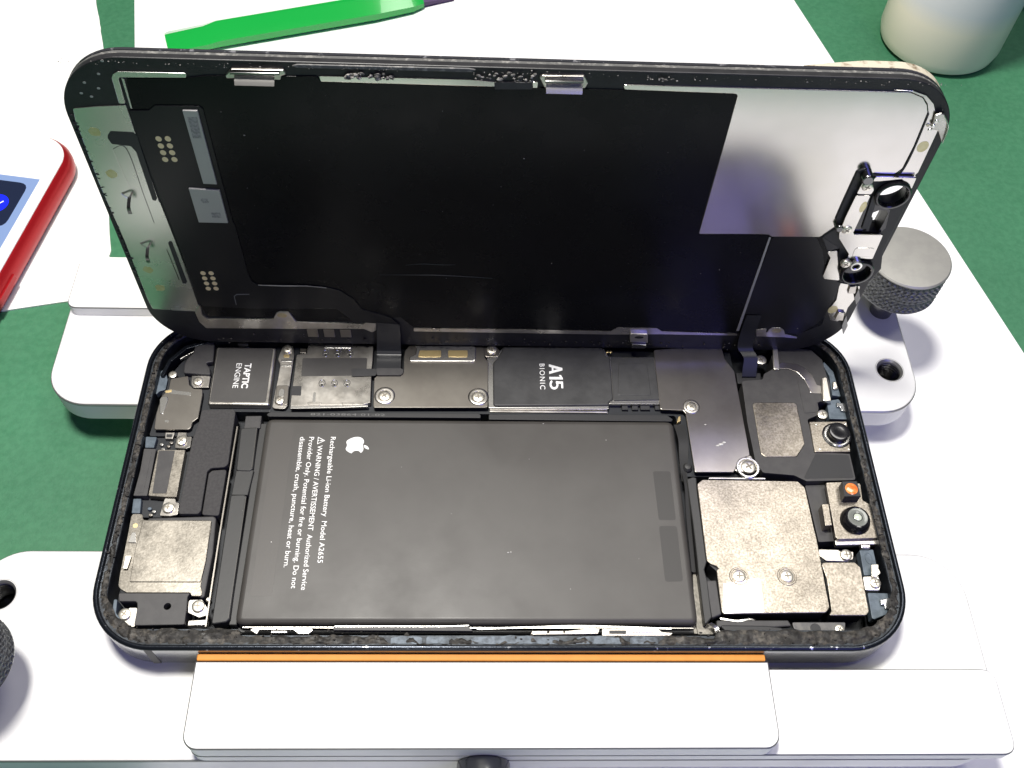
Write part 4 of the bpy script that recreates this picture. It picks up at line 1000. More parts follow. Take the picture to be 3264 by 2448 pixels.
prism("dark_catch", [(69.0, -25.6), (70.9, -25.2), (70.8, -27.4), (69.6, -27.3), (69.6, -26.6), (69.0, -26.6)], -1.9, -3, RIM, phone, 0.15, 0.15)
prism("dark_catch", [(69.3, 17.4), (71, 17.2), (71.1, 15.2), (70.0, 15.4), (69.9, 16.3), (69.3, 16.4)], -1.9, -3, RIM, phone, 0.15, 0.15)
prism("plastic_trim", [(69.0, 19.5), (70.8, 19.2), (70.4, 25.5), (68.8, 28.2), (68.5, 27.2), (69.3, 24.5)], -2.4, -4.5, BLUE, phone, 0.12, 0.3)
prism("contact_spring", [(69.2, 20.6), (70.4, 20.8), (70.3, 22.6), (69.4, 22.6)], -1.7, -2.6, SCREW, phone, 0.3, 0.35)
pl("flex_cable", 'side_flex', -1.75, 1.2, GREYBLACK, None, 0.35, 0.3)
pl("flex_cable", 'side_flex2', -1.6, 2.6, WRAP, None, 0.25, 0.3)
pl("bare_floor", 'floor_metal', -3.6, 2.6, FLOORMETAL, None, 0.05, 0.2)
prism("bare_floor", [(34.3, -31.4), (40.5, -31.4), (40.5, -30.4), (36.5, -29.4), (34.3, -29.4)], -3.9, -6.3, FLOORMETAL, phone, 0.05, 0.2)
lathe("flex_roll", [(0.02, -3.4), (0.7, -3.4), (0.9, -3.0), (0.95, -2.4), (0.6, -1.9), (0.02, -1.8)], WRAP, phone, 20, (36.5, 2.0))
ribbon("flex_cable", [(34.9, 12.2, -3.0), (35.2, 8, -2.0), (35.0, 4, -2.2), (35.0, -1, -2.6)], [(36.9, 12.2, -3.0), (37.2, 8, -2.2), (36.8, 4, -2.6), (36.0, -1, -3.0)], WRAP, phone, 0.15)
ribbon("flex_cable", [(34.9, 3, -3.0), (35.3, -2, -1.9), (35.0, -9, -2.3), (34.9, -20, -2.8)], [(35.8, 3, -3.2), (36.3, -2, -2.2), (35.9, -9, -2.6), (35.7, -20, -3.0)], WRAP, phone, 0.15)
prism("gold_tab", [(35.4, 12.2), (36.2, 12.6), (36.3, 13.8), (35.8, 13.6)], -2.0, -2.8, GOLD, phone, 0.15, 0.1)

# battery
bt = prism("battery", fillet([(-47.6, 12.1), (34.6, 12.3), (34.8, -30.5), (-47.8, -30.6)], 1.6, 5), -1.3, -5.6, BATT, phone, 1.9, 0, 8)
box("pouch_seam", -48.6, 34.6, -31.3, -30.2, -5.0, -4.2, WRAP, bt, 0.2)
prism("film_panel", [(-45.6, 9.9), (-41.8, 9.9), (-41.8, -25.5), (-45.6, -25.5)], -1.288, -1.4, BATTHI, bt, 0.005, 0.4)
prism("tape_tab", [(29.3, 0.5), (32.75, 0.5), (32.75, -10.05), (29.5, -10.05)], -1.285, -1.35, BATT2, bt, 0.01, 0.5)
prism("tape_tab", [(29.4, -11.3), (32.8, -11.3), (32.8, -22.4), (29.5, -22.5)], -1.285, -1.35, BATT2, bt, 0.01, 0.5)
ZP = -1.276
L = [("Rechargeable Li-ion Battery  Model A2655", -34.3, 7.7, -19.1), ("WARNING / AVERTISSEMENT  Authorized Service", -36.72, 5.75, -24.35), ("Provider Only. Potential for fire or burning. Do not", -38.55, 7.65, -24.05), ("disassemble, crush, puncture, heat or burn.", -40.35, 7.65, -20.0)]
for body, bx, ys, ye in L:
    text("lettering", body, PRINT, bt, bx, ys, ye, 0.98, ZP, 0.004)
def tri_ring(c, r, w):
    a = [math.radians(x) for x in (0, 120, 240)]
    o = [(c[0] + r * math.cos(t), c[1] + r * math.sin(t)) for t in a]
    i = [(c[0] + (r - 2 * w) * math.cos(t), c[1] + (r - 2 * w) * math.sin(t)) for t in a]
    return o, i
o_, i_ = tri_ring((-36.35, 6.85), 1.0, 0.13)
obj("warning_triangle", pts3(o_, ZP) + pts3(i_, ZP), [(0, 1, 4, 3), (1, 2, 5, 4), (2, 0, 3, 5)], PRINT, bt)
prism("warning_mark", [(-36.40, 6.78), (-35.85, 6.76), (-35.85, 6.94), (-36.40, 6.92)], ZP + 0.002, ZP - 0.01, PRINT, bt, 0, 0)
prism("warning_mark", disc((-36.62, 6.85), 0.10, 10), ZP + 0.002, ZP - 0.01, PRINT, bt, 0, 0)
def bez(p0, p1, p2, p3, n=10):
    return [tuple((1 - t) ** 3 * a + 3 * (1 - t) ** 2 * t * b_ + 3 * (1 - t) * t * t * c_ + t ** 3 * d for a, b_, c_, d in zip(p0, p1, p2, p3)) for t in [k / n for k in range(n)]]
def relpath(start, segs):
    x, y = start
    out = []
    for s in segs:
        q = [(x + s[k], y + s[k + 1]) for k in (0, 2, 4)]
        out += bez((x, y), *q)
        x, y = q[2]
    return out
fruit = relpath((318.7, 268.7), [(-.2, -36.7, 16.4, -64.4, 50, -84.8), (-18.8, -26.9, -47.2, -41.7, -84.7, -44.6), (-35.5, -2.8, -74.3, 20.7, -88.5, 20.7), (-15, 0, -49.4, -19.7, -76.4, -19.7), (-55.8, .9, -115.1, 44.5, -115.1, 133.2), (0, 26.2, 4.8, 53.3, 14.4, 81.2), (12.8, 36.7, 59, 126.7, 107.2, 125.2), (25.2, -.6, 43, -17.9, 75.8, -17.9), (31.8, 0, 48.3, 17.9, 76.4, 17.9), (48.6, -.7, 90.4, -82.5, 102.6, -119.3), (-65.2, -30.7, -61.7, -90, -61.7, -91.9)])
leaf = relpath((262.1, 104.5), [(27.3, -32.4, 24.8, -61.9, 24, -72.5), (-24.1, 1.4, -52, 16.4, -67.9, 34.9), (-17.5, 19.8, -27.8, 44.3, -25.6, 71.9), (26.1, 2, 49.9, -11.4, 69.5, -34.3)])
def place(p):                                       # emblem head towards +x, reading side towards -y
    return [(-31.15 + (480 - y) * 4.55 / 448.0, 7.75 - (x - 4) * 3.75 / 376.0) for x, y in p]
for nm, p_ in (("emblem", fruit), ("emblem_leaf", leaf)):
    q = place(p_)
    obj(nm, pts3(q, ZP), [tuple(range(len(q)))], PRINT, bt)

# battery wrap on its left flank
prism("battery_tail", [(-52.0, 13.0), (-48.8, 13.1), (-48.7, 10.2), (-52.0, 10.0)], -2.2, -5, GREYBLACK, phone, 0.2, 0.2)
pl("battery_strip", 'wrap1', -1.75, 2.6, WRAP, None, 0.22, 0.5, 3)
pl("battery_strip", 'wrap_mid', -1.95, 2.4, WRAP, None, 0.15, 0.2)
pl("battery_strip", 'wrap2', -1.75, 2.6, WRAP, None, 0.22, 0.5, 3)
for y0, y1 in ((9.8, 0.9), (-5.4, -29.6)):
    ribbon("piping", [(-49.35, y0, -1.72), (-49.2, (y0 + y1) / 2, -1.70), (-49.1, y1, -1.72)], [(-49.2, y0, -1.72), (-49.05, (y0 + y1) / 2, -1.70), (-48.95, y1, -1.72)], BATT, phone, 0.08)
prism("battery_margin", [(-49.0, 11.5), (-47.6, 11.5), (-47.6, -30.4), (-49.0, -30.4)], -2.6, -5.5, WRAP, phone, 0.4, 0.2)
ribbon("tray_rib", [(-53.3, 10.2, -2.5), (-53.2, -10, -2.5), (-52.9, -31, -2.5)], [(-53.05, 10.2, -2.5), (-52.95, -10, -2.5), (-52.65, -31, -2.5)], DARKSTEEL, phone, 0.8)
text("board_number", "821-03864-01-02", PRINTDIM, phone, 0, 0, 1, 0.5, -1.99)
bn = phone.children[-1]
for o in phone.children:
    if o.name.startswith("board_number"): bn = o
for v in bn.data.vertices:
    x, y = v.co.x / MM, v.co.y / MM
    v.co = Vector((-39.0 - y * 15.0, 13.15 + x, -1.985)) * MM

ribbon("seam_highlight", [(-46.5, -30.75, -2.6), (-20, -30.75, -2.6), (0, -30.75, -2.6), (34, -30.75, -2.6)], [(-46.5, -30.9, -2.62), (-20, -30.9, -2.62), (0, -30.9, -2.62), (34, -30.9, -2.62)], STEEL, phone, 0.2)  # highlight along the battery seam, drawn as a thin steel ribbon
# clips, flex and bare metal along the front edge
pl("edge_clip", 'edge_clip', -0.85, 0.5, STEEL, None, 0.12, 0.2)
prism("edge_clip_bar", [(-41.0, -32.1), (-38.2, -32.1), (-38.2, -32.5), (-41.0, -32.5)], -0.75, -1.5, BRIGHT, phone, 0.1, 0.1)
pl("edge_strip", 'edge_strip', -1.1, 0.8, GREYBLACK, None, 0.12, 0.1)
ribbon("edge_wire", [(-30, -31.1, -1.0), (-20, -31.1, -0.98), (-11.5, -31.1, -0.98), (-6.4, -30.9, -1.0)], [(-30, -31.3, -1.0), (-20, -31.25, -0.98), (-11.5, -31.25, -0.98), (-6.4, -31.05, -1.0)], BRIGHT, phone, 0.1)
ribbon("edge_wire", [(-4.9, -31.3, -1.5), (5, -31.0, -1.4), (14, -30.75, -1.4), (29.8, -31.2, -1.5)], [(-4.9, -31.55, -1.5), (5, -31.25, -1.4), (14, -31.0, -1.4), (29.8, -31.45, -1.5)], BRIGHT, phone, 0.1)
pl("edge_strip", 'edge_strip3', -0.9, 0.5, DARKSTEEL, None, 0.12, 0.1)
pl("edge_strip", 'edge_strip4', -0.9, 0.5, DARKSTEEL, None, 0.12, 0.1)
prism("small_component", [(18.5, -31.9), (21.5, -31.9), (21.5, -32.5), (18.5, -32.5)], -0.78, -1.5, BLACK, phone, 0.08, 0.1)
prism("small_component", [(22.8, -31.8), (26.2, -31.8), (26.2, -32.3), (22.8, -32.3)], -0.76, -1.5, BRIGHT, phone, 0.1, 0.1)
pl("edge_flex", 'edge_strip5', -1.9, 1.0, GREYBLACK, None, 0.2, 0.3)
prism("edge_flex", [(38.5, -30.5), (47, -30.6), (50, -31.0), (50, -32.2), (46, -32.6), (40, -32.2)], -1.7, -2.8, BLACK, phone, 0.3, 0.4)
es = pl("edge_bracket", 'edge_strip6', -1.7, 0.6, CHIPDARK, None, 0.12, 0.3)
prism("hole_plug", disc((55.9, -31.2), 0.95, 24), -1.6, -1.8, BLACK, es, 0.06, 0)
ribbon("edge_wire", [(39, -29.0, -2.2), (42, -29.6, -1.8), (44.5, -29.2, -2.0), (46, -29.9, -2.3)], [(39, -29.3, -2.2), (42, -29.9, -1.8), (44.5, -29.5, -2.0), (46, -30.2, -2.3)], BRIGHT, phone, 0.12)
ribbon("edge_wire", [(36.6, -30.2, -2.4), (37.6, -31.2, -1.9), (37.8, -32.0, -2.0), (39.6, -32.2, -2.2)], [(37.4, -30.0, -2.4), (38.3, -30.9, -1.9), (38.5, -31.5, -2.0), (39.6, -31.7, -2.2)], BRIGHT, phone, 0.2)

crumbs("dust_specks", [(43.6, 6.75, -1.39, 0.55), (44.3, 7.2, -1.39, 0.3), (42.9, 6.4, -1.39, 0.28), (41.0, 11.4, -1.39, 0.16), (0.7, -16.9, -1.27, 0.16), (1.2, -16.8, -1.27, 0.14), (8.0, 11.2, -1.27, 0.12), (20.5, 7.5, -1.27, 0.1), (-43.2, -15.0, -1.27, 0.1), (12, -24, -1.27, 0.07), (-10, -9, -1.27, 0.06), (-20, 1, -1.27, 0.05), (25, -18, -1.27, 0.06), (5, 3, -1.27, 0.05)], DUST, phone, 41)
# screws of the tray
ZS = [-1.75, -1.75, -1.7, -1.45, -1.6, -1.6, -2.0, -2.0, -1.4, -1.4, -1.45, -1.3, -1.4, -1.55, -1.9, -1.12, -1.12, -1.75, -1.6, -1.6]
RS = [0.85, 1.0, 0.95, 0.92, 1.05, 1.08, 1.08, 1.12, 1.22, 1.22, 1.1, 1.05, 1.45, 1.1, 1.2, 1.22, 1.22, 1.1, 1.0, 0.85]
for (x, y), z, r in zip(P['screws'], ZS, RS):
    screw(phone, x, y, z, r)
for o in list(phone.children): fix(o) if not o.name.startswith("screw") else None

# ------------------------------------------------------------ the raised display
disp = empty("phone_display")
o0 = Vector((-0.28, 30.34, -1.2004))
uu = Vector((0.9999449, 0.00270016, -0.01014413)); vv = Vector((0.01008671, 0.02049145, 0.99973915)); nn = Vector((0.00290732, -0.99978638, 0.02046309))
M4 = Matrix(((uu.x, vv.x, nn.x, o0.x * MM), (uu.y, vv.y, nn.y, o0.y * MM), (uu.z, vv.z, nn.z, o0.z * MM), (0, 0, 0, 1)))
disp.matrix_world = M4
tag(disp, "detached phone display standing upright on edge, black back film and silver plates towards the battery", "display")

LO = lambda d: rrect(71.48 - d, 35.32 - d, 11.4 - d, 16, 0, 35.32)
def lid_cutters():
    out = []
    c = lathe("cutter", [(3.6, -8), (3.6, -1.105), (2.35, -1.1), (2.35, 8)], BEZEL, None, 44, (67.0, 47.0)); out.append(c)
    c = prism("cutter", [(64.9, 37.1), (68.0, 37.1), (68.2, 42.0), (67.6, 42.8), (66.2, 42.8), (64.9, 41.9)], 8, -8, BEZEL, None, 0, 0); out.append(c)
    return out
def drill(o):
    par = o.parent
    o.parent = None; o.matrix_world = Matrix.Identity(4)
    for c in lid_cutters(): cut(o, c)
    o.parent = par
    o.location = (0, 0, 0)
bz = prism("bezel", LO(0.0), 0.0, -1.1, BEZEL, disp, 0.15, 0)
drill(bz)
sweep("edge_frame", [(LO(0.35), -1.9), (LO(0.12), -1.85), (LO(0.06), -1.12), (LO(0.3), -1.08)], LIDEDGE, disp)
fg = prism("front_glass", LO(0.03), -2.7, -1.91, GLASSEDGE, disp, 0.3, 0, 3)
drill(fg)
mid = prism("display_panel", LO(0.5), -1.11, -1.9, BEZEL, disp, 0, 0)
drill(mid)

def lp(name, key, w, th, m, parent=None, bev=0.04, r=0.3, seg=2):
    return prism(name, P[key], w, w - th, m, parent or disp, bev, r, seg)
lp("back_film", 'lid_sheet', 0.22, 0.3, SHEET, None, 0.05, 0.5)
plate = lp("lower_plate", 'lid_plate', 0.24, 0.3, LIDPLATE, None, 0.05, 0.3)
lp("plate_slot", 'lid_slot1', 0.27, 0.08, FLEX, plate, 0.02, 0.35)
lp("plate_slot", 'lid_slot2', 0.27, 0.08, FLEX, plate, 0.02, 0.2)
ribbon("plate_groove", [(-66.1, 52.8, 0.26), (-63.8, 52.75, 0.26), (-63.75, 42.2, 0.26), (-63.7, 35.4, 0.26)], [(-66.1, 52.65, 0.26), (-63.95, 52.6, 0.26), (-63.9, 42.2, 0.26), (-63.85, 35.4, 0.26)], STEELROD, plate, 0.03, 24)
ribbon("plate_groove", [(-63.3, 28.5, 0.26), (-63.0, 20.0, 0.26)], [(-63.15, 28.5, 0.26), (-62.85, 20.0, 0.26)], STEELROD, plate, 0.03)
ribbon("plate_groove", [(-66.25, 52.6, 0.26), (-66.0, 47, 0.26), (-65.7, 43.6, 0.26)], [(-66.15, 52.6, 0.26), (-65.9, 47, 0.26), (-65.6, 43.6, 0.26)], BRIGHT, plate, 0.03)
sp = P['lid_spots']
for (x, y) in sp[:4]:
    prism("glue_spot", [(x + (0.95 + 0.25 * noise.noise(Vector((x, y, k * 0.7)))) * math.cos(k * 0.35), y + (0.95 + 0.3 * noise.noise(Vector((y, x, k * 0.6)))) * math.sin(k * 0.35)) for k in range(18)], 0.262, 0.2, SPOT, plate, 0.01, 0)
for (x, y) in ((-66.4, 42.2), (-66.5, 29.6)):       # two sprung hooks
    ribbon("spring_hook", [(x - 1.2, y + 0.5, 0.3), (x + 0.2, y + 0.45, 1.2), (x + 1.0, y + 1.2, 0.4)], [(x - 1.2, y + 0.1, 0.3), (x + 0.2, y + 0.05, 1.2), (x + 1.0, y + 0.8, 0.4)], BRIGHT, plate, 0.1, 14)
    ribbon("spring_hook", [(x + 0.1, y + 0.4, 1.1), (x - 0.2, y - 1.0, 2.2), (x - 0.3, y - 2.4, 2.3)], [(x + 0.65, y + 0.4, 1.0), (x + 0.4, y - 1.0, 2.2), (x + 0.35, y - 2.4, 2.3)], STEELROD, plate, 0.15, 14)
# ragged glue along the outer side of the plate
crumbs("edge_residue", [(-70.5 + rnd.uniform(-0.35, 0.25), rnd.uniform(11.5, 60), 0.1, rnd.uniform(0.12, 0.34)) for k in range(150)], BEZEL, disp, 11)
lp("corner_rail", 'lid_L', 0.28, 0.3, LIDPLATE, None, 0.05, 0.25)
lp("corner_rail", 'lid_L2', 0.28, 0.3, LIDPLATE, None, 0.03, 0.05)
fpc = lp("driver_board", 'lid_fpc', 0.42, 0.25, FPC, None, 0.06, 0.5)
for key in ('lid_chip1', 'lid_chip2'):
    lp("chip", key, 0.75, 0.35, CHIPMETAL, fpc, 0.06, 0.08)
lp("chip_print", 'lid_chip1_dark', 0.765, 0.03, CHIPMARK, fpc, 0.005, 0.1)
q = [(-53.35 + (y - 256) * 1.55 / 448.0 * 0 + (x - 190) * 1.4 / 376.0, 41.9 - (y - 256) * 1.55 / 448.0) for x, y in fruit]
obj("chip_emblem", [(x, y, 0.757) for x, y in q], [tuple(range(len(q)))], CHIPMARK, fpc)
prism("chip_print", [(-52.9, 38.9), (-51.3, 38.9), (-51.3, 37.6), (-52.9, 37.6)], 0.765, 0.73, CHIPMARK, fpc, 0.005, 0.1)
for key in ('lid_pads1', 'lid_pads2'):
    for (x, y) in P[key][:8]:
        prism("gold_pad", disc((x, y), 0.50, 22, 0.55), 0.45, 0.40, PALEGOLD, fpc, 0.01, 0)
lp("printed_corner", 'lid_mark', 0.435, 0.02, PRINTDIM, fpc, 0, 0)
ribbon("board_edge", [(-48.0, 19.05, 0.44), (-43, 19.2, 0.6), (-38.6, 19.1, 0.5), (-34.9, 18.6, 0.45)], [(-48.0, 18.9, 0.44), (-43, 18.95, 0.6), (-38.6, 18.95, 0.5), (-34.9, 18.45, 0.45)], CHIPMETAL, fpc, 0.05)
for (x, y) in P['lid_dots'][:6]:
    prism("glue_dot", disc((x, y), 0.26, 14, 0.2), 0.05, -0.05, CHIPMETAL, disp, 0.02, 0)
# clips along the upper edge
for i in (1, 2):
    b_ = lp("edge_clip", 'lid_clip%d_base' % i, 0.5, 0.6, STEEL, None, 0.12, 0.25)
    hx0, hx1 = ((-43.3, -37.2), (4.5, 10.2))[i - 1]
    ribbon("clip_hook", [(hx1, 68.55, 0.5), (hx1, 68.1, 1.2), (hx1 - 0.05, 67.5, 1.9)], [(hx0, 68.55, 0.5), (hx0, 68.1, 1.2), (hx0 + 0.05, 67.5, 1.9)], BRIGHT, b_, 0.15, 10)
    lp("clip_slot", 'lid_clip%d_slot' % i, 0.56, 0.1, BRIGHT if i == 1 else BLACK, b_, 0.05, 0.2)
    xs = [p[0] for p in P['lid_clip%d_base' % i]]
    prism("clip_back", [(min(xs) + 0.9, 69.3), (max(xs) - 0.8, 69.4), (max(xs) - 0.8, 69.0), (min(xs) + 0.9, 68.9)], 1.2, 0.4, STEELROD, b_, 0.15, 0.1)
lp("silver_strip", 'lid_strip1', 0.24, 0.3, SILVERLID, None, 0.05, 0.1)
lp("silver_strip", 'lid_strip1b', 0.24, 0.3, SILVERLID, None, 0.05, 0.1)
lp("black_patch", 'lid_patch', 0.30, 0.2, GREYBLACK, None, 0.04, 0.1)
prism("gasket", [(-34.5, 70.05), (-33.6, 70.35), (-7.5, 70.45), (-6.3, 70.25), (-7.0, 69.8), (-33.6, 69.75)], 0.25, -0.2, LIDEDGE, disp, 0.12, 0.2)
rd = random.Random(9)
def clump(x0, x1, y0, y1, n, r0=0.1, r1=0.45, slope=0.0):
    out = []
    for k in range(n):
        t = rd.random()
        out.append((x0 + (x1 - x0) * t, rd.uniform(y0, y1) + slope * t, 0.35 + rd.uniform(-0.1, 0.4), rd.uniform(r0, r1)))
    return out
crumbs("adhesive_crumbs", clump(-26.2, -18.2, 68.3, 69.2, 34), CRUMB, disp, 21)
crumbs("adhesive_crumbs", clump(-6.5, 3.3, 68.6, 69.9, 30, 0.1, 0.35), CRUMB, disp, 22)
crumbs("adhesive_crumbs", clump(20, 25, 69.3, 69.8, 14, 0.08, 0.26), CRUMB, disp, 23)
crumbs("adhesive_crumbs", clump(-70, 70, 69.7, 70.5, 150, 0.04, 0.12), CRUMB, disp, 24)
crumbs("adhesive_crumbs", clump(-60, 55, 0.6, 3.2, 90, 0.08, 0.30), ADHESIVE, disp, 25)
crumbs("adhesive_crumbs", clump(-50, 50, 1.5, 3.6, 22, 0.05, 0.14), CRUMB, disp, 26)
# silver plate, outer ring and fins on the right
lp("silver_plate", 'lid_silver', 0.26, 0.3, SILVERLID, None, 0.08, 0.8)
lp("corner_ring", 'lid_ring', 0.20, 0.25, SILVERLID, None, 0.05, 0.3)
lp("lower_ring", 'lid_lower', 0.20, 0.25, SILVERLID, None, 0.05, 0.3)
for k in (0, 2):
    (x, y), (x2, y2) = P['lid_spot_r'][k:k + 2]
    prism("glue_spot", disc((x, y), 0.95, 20, 1.2), 0.215, 0.15, SPOT, disp, 0.01, 0)
lp("spring_tab", 'lid_tab1', 0.7, 0.5, STEEL, None, 0.15, 0.15)
lp("spring_tab", 'lid_tab2', 0.7, 0.5, STEEL, None, 0.15, 0.15)
lp("spring_fin", 'lid_fin1', 0.8, 0.2, STEELROD, None, 0.08, 0.1)
lp("spring_fin", 'lid_fin2', 0.8, 0.2, STEELROD, None, 0.08, 0.1)
lp("spring_fin", 'lid_finR', 0.8, 0.3, STEEL, None, 0.12, 0.15)
ribbon("spring_hook", [(69.0, 64.4, 0.8), (70.4, 62.4, 1.3), (71.0, 58.8, 1.0)], [(69.2, 64.3, 0.4), (70.6, 62.2, 0.9), (71.1, 58.8, 0.7)], BRIGHT, disp, 0.08)
for (x, y) in ((68.3, 63.2), (68.2, 62.2), (67.9, 61.4)):
    prism("spring_rivet", disc((x, y), 0.32, 14), 0.95, 0.7, BRIGHT, disp, 0.08, 0)
# sensor housing
hs = lp("sensor_housing", 'sensor_housing', 0.55, 0.55, BLACK, None, 0.25, 0.6)
drill(hs)
hw = lp("housing_window", 'sensor_window', 0.60, 0.15, LENS, hs, 0.02, 0.3)
drill(hw)
prism("window_bar", [(63.6, 46.4), (64.6, 46.4), (65.6, 38.3), (64.4, 38.3)], 0.95, 0.5, GREYBLACK, hs, 0.08, 0.1)
prism("window_bar", [(65.2, 41.0), (65.6, 41.0), (65.9, 37.8), (65.4, 37.8)], 0.9, 0.5, GREYBLACK, hs, 0.05, 0.05)
def tube(c, ro, ri, z0, z1, m, nm):
    ring = lambda r_, z_: (disc(c, r_, 44), z_)
    return sweep(nm, [ring(ro, z0), ring(ro, z1 - 0.25), ring(ro - 0.12, z1 - 0.05), ring(ro - 0.3, z1), ring(ri + 0.15, z1), ring(ri, z1 - 0.15), ring(ri - 0.1, z0 + 0.2)], m, hs)
tube((67.0, 47.0), 3.15, 2.5, 0.3, 1.5, LENS, "sensor_ring")
tube((67.1, 27.2), 3.2, 2.5, 0.3, 2.0, LENS, "sensor_ring")
prism("ring_floor", disc((67.1, 27.2), 2.55, 40), 0.7, 0.5, LENS, hs, 0.01, 0)
lp("side_bracket", 'sensor_side', 0.66, 0.3, SILVERLID, hs, 0.05, 0.3)
lp("sensor_plate", 'sensor_plate', 1.30, 0.3, SILVERLID, hs, 0.06, 0.3)
lp("sensor_plate", 'sensor_plate_top', 1.22, 0.3, SILVERLID, hs, 0.06, 0.4)
lp("ring_plate", 'sensor_ringplate', 0.9, 0.3, SILVERLID, hs, 0.05, 0.2)
lp("stamped_panel", 'sensor_stamp', 1.36, 0.12, SILVERLID, hs, 0.06, 0.4)
prism("amber_spot", disc((62.6, 44.2), 0.55, 20, 1.35), 1.315, 1.25, SPOT, hs, 0.01, 0)
prism("standoff", disc((60.9, 51.2), 1.05, 28), 2.2, 0.2, STEELROD, hs, 0.25, 0)
prism("standoff", disc((60.2, 38.6), 0.8, 28), 1.5, 0.2, STEELROD, hs, 0.25, 0)
tube((66.1, 29.5), 1.25, 0.62, 0.6, 2.25, BRIGHT, "nut")
prism("flex_tail", [(58.0, 35.4), (61.3, 38.0), (62.8, 36.0), (62.4, 32.6), (60.2, 31.6)], 0.5, 0.3, FLEX, hs, 0.15, 0.3)
for o in hs.children: pass
for (x, y) in P['sensor_screws'][:3]:
    screw(disp, x, y, 1.35 if y > 35 else 1.9, 0.95)
# rails and film along the lower edge
lp("lower_rail", 'lid_rail', 0.32, 0.35, STEEL, None, 0.12, 0.4)
lp("lower_rail", 'lid_rail2', 0.32, 0.35, STEEL, None, 0.14, 0.3)
lp("lower_rail", 'lid_rail3', 0.32, 0.35, STEEL, None, 0.12, 0.3)
for k in (0, 2):
    (x, y), _ = P['lid_rail_spot'][k:k + 2]
    prism("glue_spot", disc((x, y), 1.0, 20, 0.75), 0.335, 0.28, SPOT, disp, 0.01, 0)
ct = lp("edge_catch", 'lid_catch', 1.0, 0.9, STEEL, None, 0.15, 0.25)
prism("catch_slot", disc((28.5, 5.1), 0.95, 20, 0.42), 1.03, 0.9, BLACK, ct, 0.01, 0)
prism("catch_foot", [(27.1, 3.2), (30.4, 3.1), (30.2, 1.8), (27.4, 1.9)], 1.5, 0.1, STEELROD, ct, 0.2, 0.2)
for i in range(3): prism("rail_rib", [(-40.5 + i * 3.4, 4.9), (-38.3 + i * 3.4, 4.9), (-38.3 + i * 3.4, 2.4), (-40.5 + i * 3.4, 2.4)], 0.12, -0.05, DARKSTEEL, disp, 0.05, 0.1)
lp("film_patch", 'lid_patch2', 0.27, 0.1, FPC, None, 0.03, 0.8)
lp("film_seam", 'lid_line', 0.30, 0.1, CHIPMETAL, None, 0.03, 0)
def crease(name, pts, w, h):
    ribbon(name, [(x, y + w, 0.23) for x, y in pts], [(x, y - w, 0.23 + h) for x, y in pts], SHEET, disp, 0.02, 24)
ribbon("film_crease", [(-24.4, 22.45, 0.23), (-18, 22.7, 0.27), (-13, 22.85, 0.30), (-7, 22.5, 0.27), (-2.6, 22.1, 0.25)], [(-24.4, 22.40, 0.25), (-18, 22.6, 0.33), (-13, 22.68, 0.4), (-7, 22.36, 0.34), (-2.6, 21.98, 0.29)], FLEX, disp, 0.03, 30)
ribbon("film_crease", [(-19.2, 25.4, 0.23), (-15.9, 25.9, 0.26), (-12.9, 25.77, 0.26), (-9.7, 25.75, 0.23)], [(-19.2, 25.35, 0.24), (-15.9, 25.76, 0.30), (-12.9, 25.62, 0.30), (-9.7, 25.68, 0.24)], FLEX, disp, 0.03, 24)
crumbs("dust_specks", [(x, y, 0.26, rd.uniform(0.05, 0.13)) for x, y in P['specks']] + [(rd.uniform(-48, 34), rd.uniform(10, 65), 0.25, rd.uniform(0.02, 0.05)) for k in range(70)], CRUMB, disp, 31)
# grimy film left on the glass edge
seg = [p for p in LO(0.12) if p[0] > 43 and p[1] > 60]
seg.sort(key=lambda p: math.atan2(p[1] - 40, p[0] - 40), reverse=True)
fv, ff = [], []
for i, (x, y) in enumerate(seg):
    t = i / (len(seg) - 1)
    dep = 1.7 * min(1.0, t * 9 + 0.05) * min(1.0, (1 - t) * 4 + 0.1)
    n_ = Vector((x - 60.08, y - 59.24)) if x > 60 else Vector((0, 1))
    n_ = n_.normalized() * 0.22
    fv += [(x, y, -2.72), (x, y, -2.72 - dep), (x - n_.x, y - n_.y, -2.72 - dep), (x - n_.x, y - n_.y, -2.72)]
for i in range(len(seg) - 1):
    for k in range(4): ff.append((i * 4 + k, i * 4 + (k + 1) % 4, i * 4 + 4 + (k + 1) % 4, i * 4 + 4 + k))
ff += [(0, 1, 2, 3), tuple(len(fv) - 4 + k for k in (3, 2, 1, 0))]
fr = obj("film_remnant", fv, ff, GRIME, disp, autosmooth=30)
bm = bmesh.new(); bm.from_mesh(fr.data); bmesh.ops.recalc_face_normals(bm, faces=bm.faces); bm.to_mesh(fr.data); bm.free()
sil = P['lid_silver'][5:13]
ribbon("plate_seam", [(x + 0.05, y + 0.05, 0.30) for x, y in sil], [(x + 0.33, y - 0.22, 0.30) for x, y in sil], BLACK, disp, 0.06, 60)

